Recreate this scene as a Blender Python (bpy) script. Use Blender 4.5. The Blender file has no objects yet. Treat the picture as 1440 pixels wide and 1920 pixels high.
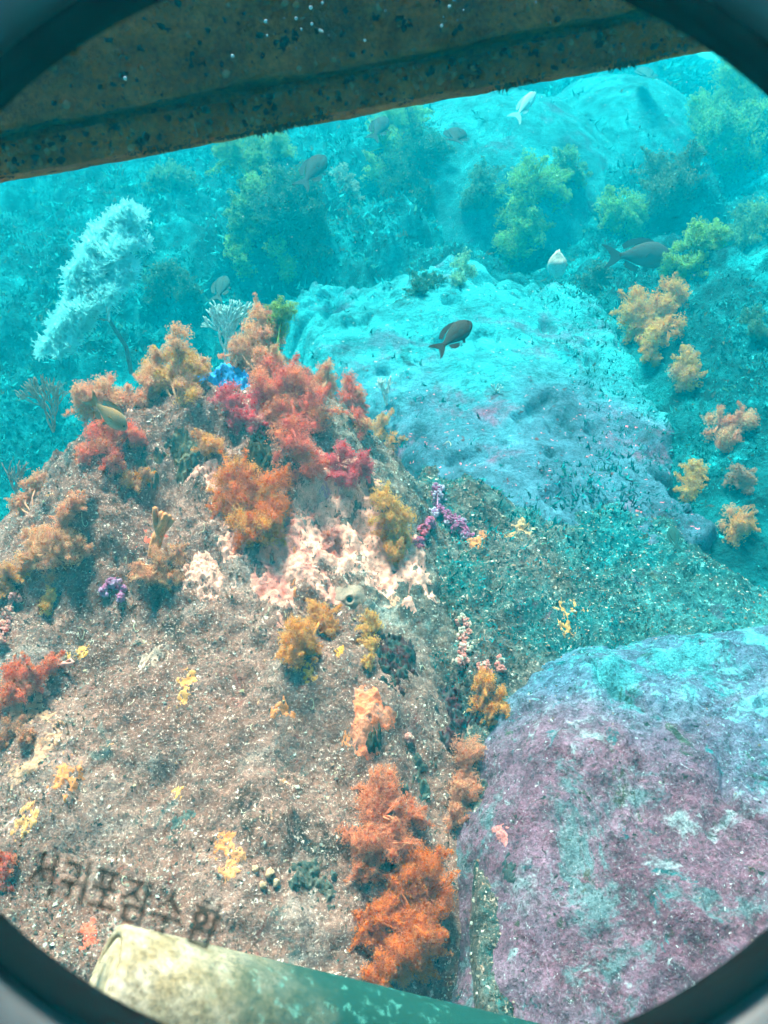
import bpy, math, random
import numpy as np
from mathutils import Vector, Matrix

rad = math.radians
random.seed(7)
RNG = np.random.default_rng(7)
S = bpy.context.scene

# ------------------------------------------------------------------ camera
PITCH = 28.0            # degrees below the horizontal
FPX = 1443.0            # focal length in pixels of the 1440 x 1920 photograph
cam_data = bpy.data.cameras.new("camera")
cam = bpy.data.objects.new("camera", cam_data)
S.collection.objects.link(cam)
S.camera = cam
cam.location = (0, 0, 0)
cam.rotation_euler = (rad(90 - PITCH), 0, 0)
cam_data.sensor_fit = 'VERTICAL'
cam_data.sensor_height = 36.0
cam_data.lens = 36.0 * FPX / 1920.0
cam_data.clip_start = 0.02
cam_data.clip_end = 200
cam_data.dof.use_dof = True
cam_data.dof.focus_distance = 2.7
cam_data.dof.aperture_fstop = 6.3

# ------------------------------------------------------------------ world, sun, exposure
SUN_EL, SUN_AZ = 68.0, -28.0      # azimuth from +Y (ahead), negative to the left
w = bpy.data.worlds.new("World")
S.world = w
w.use_nodes = True
nt = w.node_tree
bg = nt.nodes["Background"]
sky = nt.nodes.new("ShaderNodeTexSky")
sky.sky_type = 'NISHITA'
sky.sun_disc = False
sky.sun_elevation = rad(SUN_EL)
sky.sun_rotation = rad(SUN_AZ)
nt.links.new(sky.outputs[0], bg.inputs[0])
bg.inputs[1].default_value = 0.055

sun_data = bpy.data.lights.new("sun", 'SUN')
sun_data.energy = 5.0
sun_data.angle = rad(16)
sun_data.color = (1.0, 0.69, 0.60)
sun = bpy.data.objects.new("sun", sun_data)
S.collection.objects.link(sun)
_d = Vector((math.sin(rad(SUN_AZ)) * math.cos(rad(SUN_EL)), math.cos(rad(SUN_AZ)) * math.cos(rad(SUN_EL)), math.sin(rad(SUN_EL))))
sun.rotation_euler = _d.to_track_quat('Z', 'Y').to_euler()

S.view_settings.view_transform = 'Standard'
S.view_settings.look = 'None'
S.view_settings.gamma = 1.0
S.view_settings.use_curve_mapping = False
S.view_settings.exposure = 2.25

cy = S.cycles
cy.use_denoising = True
cy.use_adaptive_sampling = True
cy.adaptive_threshold = 0.05
cy.adaptive_min_samples = 12
cy.time_limit = 540
cy.max_bounces = 4
cy.diffuse_bounces = 2
cy.glossy_bounces = 2
cy.transmission_bounces = 3
cy.volume_bounces = 0
cy.transparent_max_bounces = 12
cy.caustics_reflective = False
cy.caustics_refractive = False

# ------------------------------------------------------------------ water, as one even volume round everything
HAZE_DENSITY = 0.175
HAZE_SCATTER = (0.0, 0.205, 0.270)
HAZE_ABSORB = (0.0, 0.88, 0.93)
HAZE_BOX = (-22, 22, -2.2, 17.5, -4.6, 0.82)

# ------------------------------------------------------------------ helpers
def lin(c):
    return tuple(((v / 12.92) if v <= 0.04045 else ((v + 0.055) / 1.055) ** 2.4) for v in c)

class Mesh:
    """collects vertices, faces and one colour per vertex; build() links them as ONE object"""
    def __init__(s):
        s.v, s.f, s.c, s.n = [], [], [], 0
    def add(s, v, f, col=None):
        v = np.asarray(v, float).reshape(-1, 3)
        f = np.asarray(f, np.int64)
        s.v.append(v)
        s.f.append(f + s.n)
        if col is None:
            col = (1, 1, 1)
        col = np.asarray(col, float)
        if col.ndim == 1:
            col = np.broadcast_to(col, (len(v), 3))
        s.c.append(col)
        s.n += len(v)
    def build(s, name, mat, parent=None, origin=(0, 0, 0), smooth=True):
        v = np.concatenate(s.v) - np.asarray(origin, float)
        c = np.concatenate(s.c)
        me = bpy.data.meshes.new(name)
        me.vertices.add(len(v))
        me.vertices.foreach_set("co", v.astype(np.float32).ravel())
        tot = np.concatenate([np.full(len(f), f.shape[1], np.int32) for f in s.f])
        idx = np.concatenate([f.ravel() for f in s.f]).astype(np.int32)
        me.loops.add(len(idx))
        me.loops.foreach_set("vertex_index", idx)
        me.polygons.add(len(tot))
        start = np.zeros(len(tot), np.int32)
        start[1:] = np.cumsum(tot)[:-1]
        me.polygons.foreach_set("loop_start", start)
        me.polygons.foreach_set("loop_total", tot)
        me.polygons.foreach_set("use_smooth", np.full(len(tot), bool(smooth)))
        at = me.color_attributes.new("tint", 'FLOAT_COLOR', 'POINT')
        at.data.foreach_set("color", np.concatenate([c, np.ones((len(c), 1))], 1).astype(np.float32).ravel())
        me.update(calc_edges=True)
        me.validate()
        me.materials.append(mat)
        o = bpy.data.objects.new(name, me)
        S.collection.objects.link(o)
        if parent is not None:
            o.parent = parent
        else:
            o.location = origin
        return o

def tag(o, label=None, cat=None, group=None, kind=None):
    if label: o["label"] = label
    if cat: o["category"] = cat
    if group: o["group"] = group
    if kind: o["kind"] = kind
    return o

def thing(name, loc, label, cat, group=None):
    o = bpy.data.objects.new(name, None)
    o.empty_display_size = 0.05
    S.collection.objects.link(o)
    o.location = loc
    return tag(o, label, cat, group)

def grid_faces(nr, nc):
    i = np.arange(nr * nc).reshape(nr, nc)
    return np.stack([i[:-1, :-1], i[:-1, 1:], i[1:, 1:], i[1:, :-1]], -1).reshape(-1, 4)

def tube(m, pts, radii, sides=6, col=None):
    """a tube along a list of points, closed at both ends by a point"""
    pts = np.asarray(pts, float)
    n = len(pts)
    radii = np.broadcast_to(np.asarray(radii, float), (n,))
    t = np.gradient(pts, axis=0)
    t /= np.linalg.norm(t, axis=1, keepdims=True) + 1e-12
    ref = np.array([0.13, 0.21, 0.97])
    if abs(np.dot(ref, t.mean(0) / (np.linalg.norm(t.mean(0)) + 1e-9))) > 0.9:
        ref = np.array([1.0, 0.1, 0.0])
    a = np.cross(t, ref); a /= np.linalg.norm(a, axis=1, keepdims=True) + 1e-12
    b = np.cross(t, a)
    ang = np.arange(sides) * 2 * math.pi / sides
    ring = pts[:, None, :] + radii[:, None, None] * (np.cos(ang)[None, :, None] * a[:, None, :] + np.sin(ang)[None, :, None] * b[:, None, :])
    v = np.concatenate([ring.reshape(-1, 3), pts[:1] - t[:1] * radii[0] * .6, pts[-1:] + t[-1:] * radii[-1] * .8])
    q = []
    for i in range(n - 1):
        for k in range(sides):
            k2 = (k + 1) % sides
            q.append((i * sides + k, i * sides + k2, (i + 1) * sides + k2, (i + 1) * sides + k))
    m.add(v, np.array(q), col)
    base = m.n - len(v)
    tri = []
    for k in range(sides):
        k2 = (k + 1) % sides
        tri.append((n * sides, k2, k))
        tri.append((n * sides + 1, (n - 1) * sides + k, (n - 1) * sides + k2))
    m.f.append(np.array(tri) + base)

def ico(level=1):
    import bmesh
    bm = bmesh.new()
    bmesh.ops.create_icosphere(bm, subdivisions=level, radius=1.0)
    v = np.array([x.co[:] for x in bm.verts])
    f = np.array([[x.index for x in p.verts] for p in bm.faces])
    bm.free()
    return v, f
ICO1, ICO2, ICO3, ICO4 = ico(1), ico(2), ico(3), ico(4)

# --- value noise
def _hash(ix, iy, iz, seed):
    h = (ix.astype(np.uint64) * np.uint64(374761393) + iy.astype(np.uint64) * np.uint64(668265263) + iz.astype(np.uint64) * np.uint64(2246822519) + np.uint64(seed * 3266489917 % (1 << 32))) & np.uint64(0xffffffff)
    h = ((h ^ (h >> np.uint64(13))) * np.uint64(1274126177)) & np.uint64(0xffffffff)
    h = ((h ^ (h >> np.uint64(16))) * np.uint64(2654435761)) & np.uint64(0xffffffff)
    h = h ^ (h >> np.uint64(15))
    return h.astype(np.float64) / 4294967295.0

def noise3(x, y, z, seed=0):
    x, y, z = np.broadcast_arrays(np.asarray(x, float) + 1000, np.asarray(y, float) + 1000, np.asarray(z, float) + 1000)
    ix, iy, iz = np.floor(x).astype(np.int64), np.floor(y).astype(np.int64), np.floor(z).astype(np.int64)
    fx, fy, fz = x - ix, y - iy, z - iz
    fx, fy, fz = (f * f * f * (f * (f * 6 - 15) + 10) for f in (fx, fy, fz))
    r = 0
    for dx in (0, 1):
        wx = fx if dx else 1 - fx
        for dy in (0, 1):
            wy = fy if dy else 1 - fy
            for dz in (0, 1):
                wz = fz if dz else 1 - fz
                r = r + wx * wy * wz * _hash(ix + dx, iy + dy, iz + dz, seed)
    return r * 2 - 1

def fbm(x, y, z=0.0, f=1.0, octaves=4, gain=0.5, seed=0, ridged=False):
    t, a = 0, 1.0
    for k in range(octaves):
        n = noise3(np.asarray(x) * f, np.asarray(y) * f, np.asarray(z) * f, seed + k * 17)
        if ridged: n = 1 - 2 * np.abs(n)
        t = t + a * n
        f *= 2.03; a *= gain
    return t

def sstep(a, b, x):
    t = np.clip((x - a) / (b - a), 0, 1)
    return t * t * (3 - 2 * t)

def curve(xs, ys):
    """a softened piecewise-linear function"""
    X = np.linspace(xs[0], xs[-1], 800)
    Y = np.interp(X, xs, ys)
    k = np.hanning(61); k /= k.sum()
    Y = np.convolve(np.pad(Y, 30, mode='edge'), k, mode='valid')
    return lambda q: np.interp(q, X, Y)

# ------------------------------------------------------------------ the lie of the land (metres; the eye at the origin, +Y ahead)
_base = curve([-2, 1, 2.2, 3.2, 4.2, 5.2, 6.5, 8, 9.5, 11, 12.5, 14, 16], [-2.25, -2.15, -2.0, -1.82, -1.62, -1.36, -1.08, -0.72, -0.3, 0.20, 0.50, 0.58, 0.60])
def seabed_z(x, y):
    x, y = np.asarray(x, float), np.asarray(y, float)
    z = _base(y)
    z = z - 0.55 * np.exp(-((x + 2.0) / 1.2) ** 2 - ((y - 4.3) / 1.3) ** 2)          # hollow behind the near rock
    z = z - 0.22 * np.exp(-((x + 0.75) / 0.5) ** 2 - ((y - 5.3) / 1.0) ** 2)
    z = z + 0.06 * np.exp(-((x - 0.40) / 0.25) ** 2 - ((y - 1.9) / 0.4) ** 2)         # crevice
    z = z + 0.40 * np.exp(-((x - 1.9) / 0.8) ** 2 - ((y - 3.8) / 1.5) ** 2) + 0.22 * np.exp(-((x - 1.2) / 0.9) ** 2 - ((y - 6.2) / 0.8) ** 2)
    z = z + 0.28 * np.exp(-((x - 2.3) / 0.8) ** 2 - ((y - 4.6) / 1.2) ** 2)
    z = z - 0.30 * np.exp(-((x - 2.0) / 0.5) ** 2 - ((y - 8.3) / 0.7) ** 2)
    far = sstep(2.5, 7, y)
    amp = 0.05 + 0.17 * far
    z = z + amp * fbm(x, y, f=0.9, octaves=3, seed=3)
    z = z + (0.05 + 0.09 * far) * fbm(x, y, f=1.9, octaves=4, seed=9) - (0.04 + .08 * far) * sstep(.2, .75, fbm(x, y, f=1.5, octaves=3, seed=13))
    z = z + (0.014 + 0.03 * far) * fbm(x, y, f=8, octaves=3, seed=21, gain=.6)
    return np.minimum(z, 0.74)

_mound = curve([-0.5, .3, .8, 1.2, 1.6, 2.0, 2.4, 2.75, 3.0, 3.25, 3.6, 4.0, 4.6], [-2.2, -2.05, -1.9, -1.74, -1.56, -1.36, -1.14, -1.03, -1.0, -1.1, -1.5, -2.1, -3.0])
def mound_z(x, y):
    x, y = np.asarray(x, float), np.asarray(y, float)
    z = _mound(y)
    xr = np.interp(y, [0.5, 1.0, 1.8, 2.45, 3.0, 4], [0.14, 0.22, 0.34, 0.30, 0.12, -0.1])
    dr = np.maximum(0, x - (xr - 0.62)) / 0.62
    z = z - (0.30 + .10 * sstep(2.0, 2.6, y)) * dr ** 1.6 - 0.35 * np.maximum(0, dr - 1.15) ** 2
    xl = np.interp(y, [1.0, 1.7, 2.2, 2.8, 3.4], [-2.6, -1.9, -1.0, -0.75, -0.5])
    dl = np.maximum(0, xl - x) / 0.5
    z = z - 0.20 * dl ** 1.8
    z = z + 0.15 * np.exp(-((x + 0.42) / 0.20) ** 2 - ((y - 2.85) / 0.3) ** 2)        # the peak
    z = z + 0.05 * np.exp(-((x + 0.85) / 0.3) ** 2 - ((y - 2.6) / 0.25) ** 2)
    z = z - 0.10 * np.exp(-((x + 0.75) / 0.16) ** 2 - ((y - 2.32) / 0.12) ** 2)       # dark pockets
    z = z - 0.07 * np.exp(-((x + 0.42) / 0.08) ** 2 - ((y - 2.42) / 0.09) ** 2)
    c = (x + 0.50) * 0.80 - (y - 1.62) * 0.60                                          # a long crack
    s = (x + 0.50) * 0.60 + (y - 1.62) * 0.80
    z = z - 0.035 * np.exp(-(c / 0.035) ** 2) * np.exp(-(s / 0.30) ** 2)
    up = sstep(1.7, 2.4, y)
    z = z + (0.045 + 0.05 * up) * fbm(x, y, f=2.2, octaves=4, seed=41)
    z = z - (0.02 + 0.022 * up) * sstep(.25, .7, fbm(x, y, f=5.5, octaves=3, seed=43))
    z = z + (0.020 + 0.008 * up) * fbm(x, y, f=7, octaves=5, seed=45, gain=.6)
    z = z + (0.0045 + 0.006 * up) * fbm(x, y, f=38, octaves=3, seed=51, gain=.65)
    return z

def pink_rock_z(x, y):
    x, y = np.asarray(x, float), np.asarray(y, float)
    qx, qy = np.abs((x - 1.22) / 1.07), np.abs((y - 1.22) / 1.12)
    wob = 0.06 * fbm(x, y, f=2.4, octaves=2, seed=61)
    r = (qx ** 2.6 + qy ** 2.6) ** (1 / 2.6) + wob
    z = -1.61 + 0.165 * (y - 1.3) - 0.40 * np.clip(r, 0, 3) ** 4.5
    z = z + 0.050 * fbm(x, y, f=1.8, octaves=4, seed=63) + 0.011 * fbm(x, y, f=11, octaves=5, seed=66, gain=.62)
    z = z - 0.022 * sstep(.35, .8, fbm(x, y, f=7, octaves=3, seed=68))                      # pits
    z = z - 0.030 * sstep(.90, .99, 1 - np.abs(fbm(x * .8 + y * .5, y * .9 - x * .3, f=1.7, octaves=3, seed=69)))   # cracks
    z = z + 0.008 * sstep(.0, .12, fbm(x, y, f=5, octaves=4, seed=65))                      # plates of crust
    return z

SLAB = np.array([(-.62, 4.9), (-.36, 5.55), (.5, 5.8), (1.45, 5.1), (1.42, 4.2), (1.32, 2.95), (1.05, 2.76), (.42, 2.80), (.10, 3.2), (-.35, 4.2)])
def poly_dist(x, y, P):
    """signed distance to a polygon, positive inside"""
    x, y = np.asarray(x, float), np.asarray(y, float)
    d = np.full(np.broadcast(x, y).shape, 1e9)
    inside = np.zeros(d.shape, bool)
    n = len(P)
    for i in range(n):
        ax, ay = P[i]; bx, by = P[(i + 1) % n]
        ex, ey = bx - ax, by - ay
        t = np.clip(((x - ax) * ex + (y - ay) * ey) / (ex * ex + ey * ey), 0, 1)
        d = np.minimum(d, np.hypot(x - ax - t * ex, y - ay - t * ey))
        cr = ((ay > y) != (by > y)) & (x < (bx - ax) * (y - ay) / (by - ay + 1e-12) + ax)
        inside ^= cr
    return np.where(inside, d, -d)
def slab_z(x, y):
    x, y = np.asarray(x, float), np.asarray(y, float)
    wob = 0.22 * fbm(x, y, f=1.6, octaves=5, seed=71, gain=.6)
    d = poly_dist(x, y, SLAB) + wob
    wide = 0.10 + 0.45 * sstep(3.2, 5.0, y)
    z = -1.62 + 0.235 * (y - 2.8) + 0.10 * np.exp(-((x - 0.0) / 0.6) ** 2 - ((y - 4.9) / 0.6) ** 2)
    e = np.maximum(0, (wide - d) / wide)
    z = z - (0.07 + 0.15 * sstep(3.2, 5.0, y)) * e ** 2
    z = z - 0.45 * np.maximum(0, -d)
    z = z + 0.05 * fbm(x, y, f=1.6, octaves=3, seed=73) + 0.010 * fbm(x, y, f=9, octaves=4, seed=77, gain=.62)
    hole = fbm(x, y, f=5.0, octaves=2, seed=79)
    return z - 0.05 * sstep(0.55, 0.85, hole)

def dome(cx, cy, rx, ry, top, drop, seed, lump=.05, power=2.4):
    def f(x, y):
        x, y = np.asarray(x, float), np.asarray(y, float)
        r = np.hypot((x - cx) / rx, (y - cy) / ry)
        z = top - drop * r ** power
        return z + lump * fbm(x, y, f=1.7, octaves=3, seed=seed) + lump * .35 * fbm(x, y, f=7, octaves=3, seed=seed + 5, ridged=True)
    return f
def rubble_z(x, y):
    x, y = np.asarray(x, float), np.asarray(y, float)
    z = -1.66 + 0.17 * (y - 2.3) + 0.15 * np.exp(-((x - 0.25) / 0.35) ** 2)
    e = np.maximum(0, (x - 1.15) / 0.5) ** 2 + np.maximum(0, (1.95 - y) / 0.3) ** 2 * sstep(.04, .14, np.abs(x - .31 - .08 * (y - 1.6))) + np.maximum(0, (y - 2.85) / 0.3) ** 2
    z = z - .16 * sstep(2.0, 1.75, y)
    z = z - 0.25 * e * (1 + .8 * fbm(x, y, f=2.1, octaves=2, seed=119)) - .03 * sstep(.5, 1.1, x + .4 * fbm(x, y, f=2.4, octaves=3, seed=121))
    z = z + 0.05 * fbm(x, y, f=3, octaves=4, seed=111) + 0.018 * fbm(x, y, f=14, octaves=4, seed=115, gain=.65)
    return z
ROCKS = {
    "near_rock": (mound_z, (-3.2, 0.62, 0.1, 4.1), 0.0085),
    "pink_rock": (pink_rock_z, (0.05, 2.6, 0.0, 2.5), 0.0085),
    "slab_rock": (slab_z, (-1.2, 2.0, 2.5, 6.3), 0.015),
    "rubble_bank": (rubble_z, (-0.2, 2.0, 0.8, 3.4), 0.009),
    "far_rock": (dome(1.15, 8.6, 1.35, 1.5, 0.08, .75, 83, lump=.045), (-0.5, 2.9, 6.8, 10.3), 0.04),
    "sandy_rock": (dome(2.6, 9.6, 1.2, 1.5, 0.22, .75, 85, lump=.07), (1.2, 4.2, 7.9, 11.4), 0.045),
    "bushy_rock": (dome(-0.78, 7.1, .62, .8, -0.42, .75, 89, lump=.07), (-1.6, 0.05, 6.1, 8.1), 0.03),
    "ridge_rock": (dome(2.5, 6.9, .42, .6, -0.42, .75, 93, lump=.07), (1.9, 3.1, 6.1, 7.7), 0.03),
    "corner_rock": (dome(4.6, 8.6, 1.3, 1.0, 0.38, .9, 97, lump=.09), (2.9, 6.3, 7.3, 9.9), 0.05),
    "upper_rock": (dome(-0.15, 8.4, .7, .8, -0.25, .7, 103, lump=.06), (-1.1, .8, 7.4, 9.4), 0.035),
}
def ground(x, y):
    z = seabed_z(x, y)
    x, y = np.broadcast_arrays(np.asarray(x, float), np.asarray(y, float))
    for f, (x0, x1, y0, y1), _ in ROCKS.values():
        k = (x > x0) & (x < x1) & (y > y0) & (y < y1)
        if k.any():
            z = np.array(z, float, copy=True)
            if z.ndim == 0:
                z = np.maximum(z, f(x, y))
            else:
                z[k] = np.maximum(z[k], f(x[k], y[k]))
    return z

_GY = np.geomspace(0.3, 17.5, 620)
_GU = np.linspace(-1, 1, 520)
_gy, _gu = np.meshgrid(_GY, _GU, indexing='ij')
_GZ = ground(_gu * (0.75 * _gy + 0.9), _gy)
def ground_fast(x, y):
    x, y = np.asarray(x, float), np.asarray(y, float)
    a = np.clip((np.log(np.maximum(y, .3001)) - math.log(.3)) / (math.log(17.5) - math.log(.3)) * 619, 0, 618.999)
    b = np.clip((x / (0.75 * np.maximum(y, .3) + 0.9) + 1) / 2 * 519, 0, 518.999)
    i, j = a.astype(int), b.astype(int)
    u, v = a - i, b - j
    return (_GZ[i, j] * (1 - u) + _GZ[i + 1, j] * u) * (1 - v) + (_GZ[i, j + 1] * (1 - u) + _GZ[i + 1, j + 1] * u) * v

# --- from a pixel of the 1440 x 1920 photograph to a place on the ground or in the water
FWD = np.array([0, math.cos(rad(PITCH)), -math.sin(rad(PITCH))])
UPV = np.array([0, math.sin(rad(PITCH)), math.cos(rad(PITCH))])
RGT = np.array([1.0, 0, 0])
def ray(px, py):
    return FWD + RGT * ((px - 720) / FPX) + UPV * ((960 - py) / FPX)
def at(px, py, depth):
    return ray(px, py) * depth
def hit(px, py):
    """where the line of sight through a pixel meets the ground, and its depth"""
    d = ray(px, py)
    t = np.geomspace(0.8, 17, 900)
    p = d[None] * t[:, None]
    below = p[:, 2] < ground_fast(p[:, 0], p[:, 1])
    i = int(np.argmax(below)) if below.any() else len(t) - 1
    t2 = np.linspace(t[max(i - 1, 0)], t[i], 24)
    p = d[None] * t2[:, None]
    below = p[:, 2] < ground_fast(p[:, 0], p[:, 1])
    j = int(np.argmax(below)) if below.any() else 23
    return p[j], t2[j]
def normal(x, y, e=0.03):
    g = ground_fast(np.array([x - e, x + e, x, x]), np.array([y, y, y - e, y + e]))
    n = np.array([-(g[1] - g[0]) / (2 * e), -(g[3] - g[2]) / (2 * e), 1.0])
    return n / np.linalg.norm(n)

# ------------------------------------------------------------------ materials
class N:
    """a small node-tree writer"""
    def __init__(s, name):
        s.m = bpy.data.materials.new(name)
        s.m.use_nodes = True
        s.t = s.m.node_tree
        s.t.nodes.clear()
        s.out = s.t.nodes.new("ShaderNodeOutputMaterial")
    def node(s, kind, ins=None, **props):
        n = s.t.nodes.new(kind)
        for k, v in props.items(): setattr(n, k, v)
        for k, v in (ins or {}).items():
            if isinstance(v, bpy.types.NodeSocket): s.t.links.new(v, n.inputs[k])
            else: n.inputs[k].default_value = v
        return n
    def coord(s):
        return s.node("ShaderNodeNewGeometry").outputs["Position"]
    def noise(s, vec, scale, detail=4, rough=.55, dist=0.0, off=0.0):
        if off:
            vec = s.node("ShaderNodeVectorMath", {0: vec, 1: (off, off * 1.7, off * .6)}, operation='ADD').outputs[0]
        return s.node("ShaderNodeTexNoise", {"Vector": vec, "Scale": scale, "Detail": detail, "Roughness": rough, "Distortion": dist}).outputs["Fac"]
    def ramp(s, fac, stops, interp='LINEAR'):
        n = s.node("ShaderNodeValToRGB", {"Fac": fac})
        n.color_ramp.interpolation = interp
        e = n.color_ramp.elements
        while len(e) < len(stops): e.new(0.5)
        for k, (p, c) in enumerate(stops):
            e[k].position = p
            e[k].color = (*c, 1) if not isinstance(c, (int, float)) else (c, c, c, 1)
        return n.outputs["Color"]
    def mask(s, fac, a, b):
        return s.node("ShaderNodeMapRange", {"Value": fac, "From Min": a, "From Max": b}, interpolation_type='SMOOTHSTEP').outputs[0]
    def mix(s, fac, a, b, blend='MIX'):
        n = s.node("ShaderNodeMix", data_type='RGBA', blend_type=blend)
        for k, v in ((0, fac), (6, a), (7, b)):
            if isinstance(v, bpy.types.NodeSocket): s.t.links.new(v, n.inputs[k])
            else: n.inputs[k].default_value = (*v, 1) if isinstance(v, tuple) else v
        return n.outputs[2]
    def math(s, op, a, b=0.5):
        return s.node("ShaderNodeMath", {0: a, 1: b}, operation=op).outputs[0]
    def attr(s, name="tint"):
        return s.node("ShaderNodeAttribute", attribute_name=name).outputs["Color"]
    def bump(s, h, strength, dist, prev=None):
        ins = {"Height": h, "Strength": strength, "Distance": dist}
        if prev is not None: ins["Normal"] = prev
        return s.node("ShaderNodeBump", ins).outputs[0]
    def surface(s, color, rough=.85, norm=None, spec=.25):
        ins = {"Base Color": color if isinstance(color, bpy.types.NodeSocket) else (*color, 1), "Roughness": rough, "Specular IOR Level": spec}
        if norm is not None: ins["Normal"] = norm
        b = s.node("ShaderNodeBsdfPrincipled", ins)
        s.t.links.new(b.outputs[0], s.out.inputs[0])
        return s.m

def rock_material(name, stops, patches, speck=.66, speck_col=(.62, .60, .55), bump=1.0, tint=True, fine=90, mid=13, contrast=.5, gain=1.0, grit=0.0):
    sc3 = lambda c: tuple(v * gain for v in c)
    stops = [(q, sc3(c)) for q, c in stops]
    patches = [(sc3(c), *r) for c, *r in patches]
    speck_col = sc3(speck_col)
    n = N(name)
    p = n.coord()
    a = n.noise(p, 2.6, 9, .68)
    col = n.ramp(a, stops)
    for k, (c, scale, lo, hi) in enumerate(patches):
        q = n.noise(p, scale, 9, .74, .5, off=3.1 + 5.3 * k)
        col = n.mix(n.mask(q, lo, hi), col, c)
    b = n.noise(p, mid, 7, .7, .6, off=17)
    col = n.mix(1.0, col, n.ramp(b, [(.32, 1 - contrast), (.5, 1.0), (.70, 1 + contrast * .6)]), 'MULTIPLY')
    f = n.noise(p, fine, 4, .65, off=11)
    col = n.mix(1.0, col, n.ramp(f, [(.28, .48), (.5, 1.0), (.75, 1.35)]), 'MULTIPLY')
    g = n.noise(p, fine * .55, 3, .7, off=23)
    col = n.mix(n.mask(g, speck, speck + .05), col, speck_col)
    if grit:
        g2 = n.noise(p, fine * 1.5, 3, .75, off=29)
        col = n.mix(n.math('MULTIPLY', n.mask(g2, .56, .66), grit), col, speck_col)
        g3 = n.noise(p, fine * .9, 3, .75, off=31)
        col = n.mix(n.math('MULTIPLY', n.mask(g3, .57, .66), .75), col, sc3((.10, .075, .06)))
    d = n.noise(p, fine * .4, 3, .7, off=37)
    col = n.mix(n.mask(d, .655, .70), col, (.05, .045, .035))
    if tint:
        col = n.mix(1.0, col, n.attr(), 'MULTIPLY')
    h1 = n.noise(p, 26, 6, .7, off=5)
    h2 = n.noise(p, fine * 1.2, 4, .7, off=9)
    nm = n.bump(h1, .7 * bump, .03)
    nm = n.bump(h2, .8 * bump, .012, nm)
    return n.surface(col, .92, nm, .12)

MAT = {}
MAT["near"] = rock_material("silted_brown_rock", [(.30, (.24, .092, .066)), (.46, (.42, .180, .132)), (.60, (.52, .250, .195)), (.74, (.60, .34, .275))],
    [((.46, .12, .09), 5.0, .60, .66), ((.70, .30, .22), 9.0, .60, .67), ((.12, .060, .042), 4.2, .57, .66), ((.64, .42, .36), 3.0, .55, .68), ((.11, .055, .04), 11, .61, .67), ((.24, .22, .19), 6.5, .57, .66), ((.95, .42, .18), 15, .655, .685), ((.80, .22, .14), 19, .665, .69)], speck=.63, speck_col=(1.5, 1.08, .92), contrast=.48, gain=.70, grit=.6)
MAT["pink"] = rock_material("coralline_pink_rock", [(.30, (.20, .075, .115)), (.44, (.36, .145, .22)), (.56, (.45, .22, .32)), (.70, (.54, .36, .47))],
    [((.28, .09, .14), 4.6, .555, .62), ((.24, .32, .36), 3.3, .52, .60), ((.66, .72, .80), 4.2, .55, .66), ((.15, .14, .10), 5.2, .59, .63), ((.42, .17, .24), 9.0, .58, .64), ((.08, .28, .32), 6.1, .59, .66), ((.60, .70, .76), 11, .61, .67), ((.06, .03, .045), 12.0, .64, .68)], speck=.655, speck_col=(.95, .92, .98), bump=1.6, fine=85, mid=16, contrast=.6, gain=.78, grit=.35)
MAT["slab"] = rock_material("dusty_grey_rock", [(.30, (.015, .14, .16)), (.44, (.03, .30, .34)), (.60, (.04, .48, .53)), (.78, (.07, .72, .78))],
    [((.10, .20, .27), 2.4, .52, .66), ((.02, .09, .095), 4.5, .57, .68), ((.07, .76, .82), 2.2, .55, .72), ((.025, .12, .125), 9.0, .60, .68)], fine=60, mid=7, contrast=.6, gain=.78)
MAT["seabed"] = rock_material("turfed_seabed", [(.30, (.002, .035, .040)), (.44, (.005, .11, .125)), (.58, (.010, .27, .30)), (.74, (.02, .60, .66))],
    [((.003, .045, .05), 2.0, .54, .64), ((.025, .72, .78), 1.5, .56, .68), ((.002, .035, .04), 5.0, .58, .68), ((.25, .13, .09), 9.0, .70, .74)], speck=.65, speck_col=(.06, .78, .82), fine=45, bump=1.4, mid=4.5, contrast=.7, gain=.70)
MAT["rubble"] = rock_material("mixed_rubble", [(.30, (.06, .06, .05)), (.45, (.17, .17, .15)), (.58, (.22, .27, .26)), (.76, (.32, .42, .41))],
    [((.04, .24, .25), 2.6, .46, .60), ((.36, .15, .10), 7.0, .60, .68), ((.34, .13, .17), 5.0, .58, .67), ((.02, .06, .06), 6.0, .56, .66)], speck=.62, speck_col=(.95, .85, .75), fine=55, bump=1.5, gain=.60, grit=.5)

def polyp_material(name, trans=.35):
    n = N(name)
    c = n.attr()
    d = n.node("ShaderNodeBsdfDiffuse", {"Color": c})
    t = n.node("ShaderNodeBsdfTranslucent", {"Color": c})
    x = n.node("ShaderNodeMixShader", {0: trans, 1: d.outputs[0], 2: t.outputs[0]})
    n.t.links.new(x.outputs[0], n.out.inputs[0])
    return n.m
MAT["polyp"] = polyp_material("soft_coral_polyps", .5)
def tinted(name, rough=.8, scale=60, strength=.6, dist=.01, spec=.2, lo=.6, hi=1.3):
    n = N(name)
    p = n.coord()
    f = n.noise(p, scale, 5, .65)
    c = n.mix(1.0, n.attr(), n.ramp(f, [(.3, lo), (.5, 1.0), (.72, hi)]), 'MULTIPLY')
    return n.surface(c, rough, n.bump(f, strength, dist), spec)
MAT["flesh"] = tinted("coral_flesh", .7, 90, .4, .006)
MAT["crust"] = tinted("encrusting_sponge", .85, 70, .8, .012)
MAT["bits"] = tinted("shell_and_rubble", .75, 40, .3, .004)
MAT["fish"] = tinted("fish_skin", .75, 160, .25, .002, spec=.12, lo=.8, hi=1.15)

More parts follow.
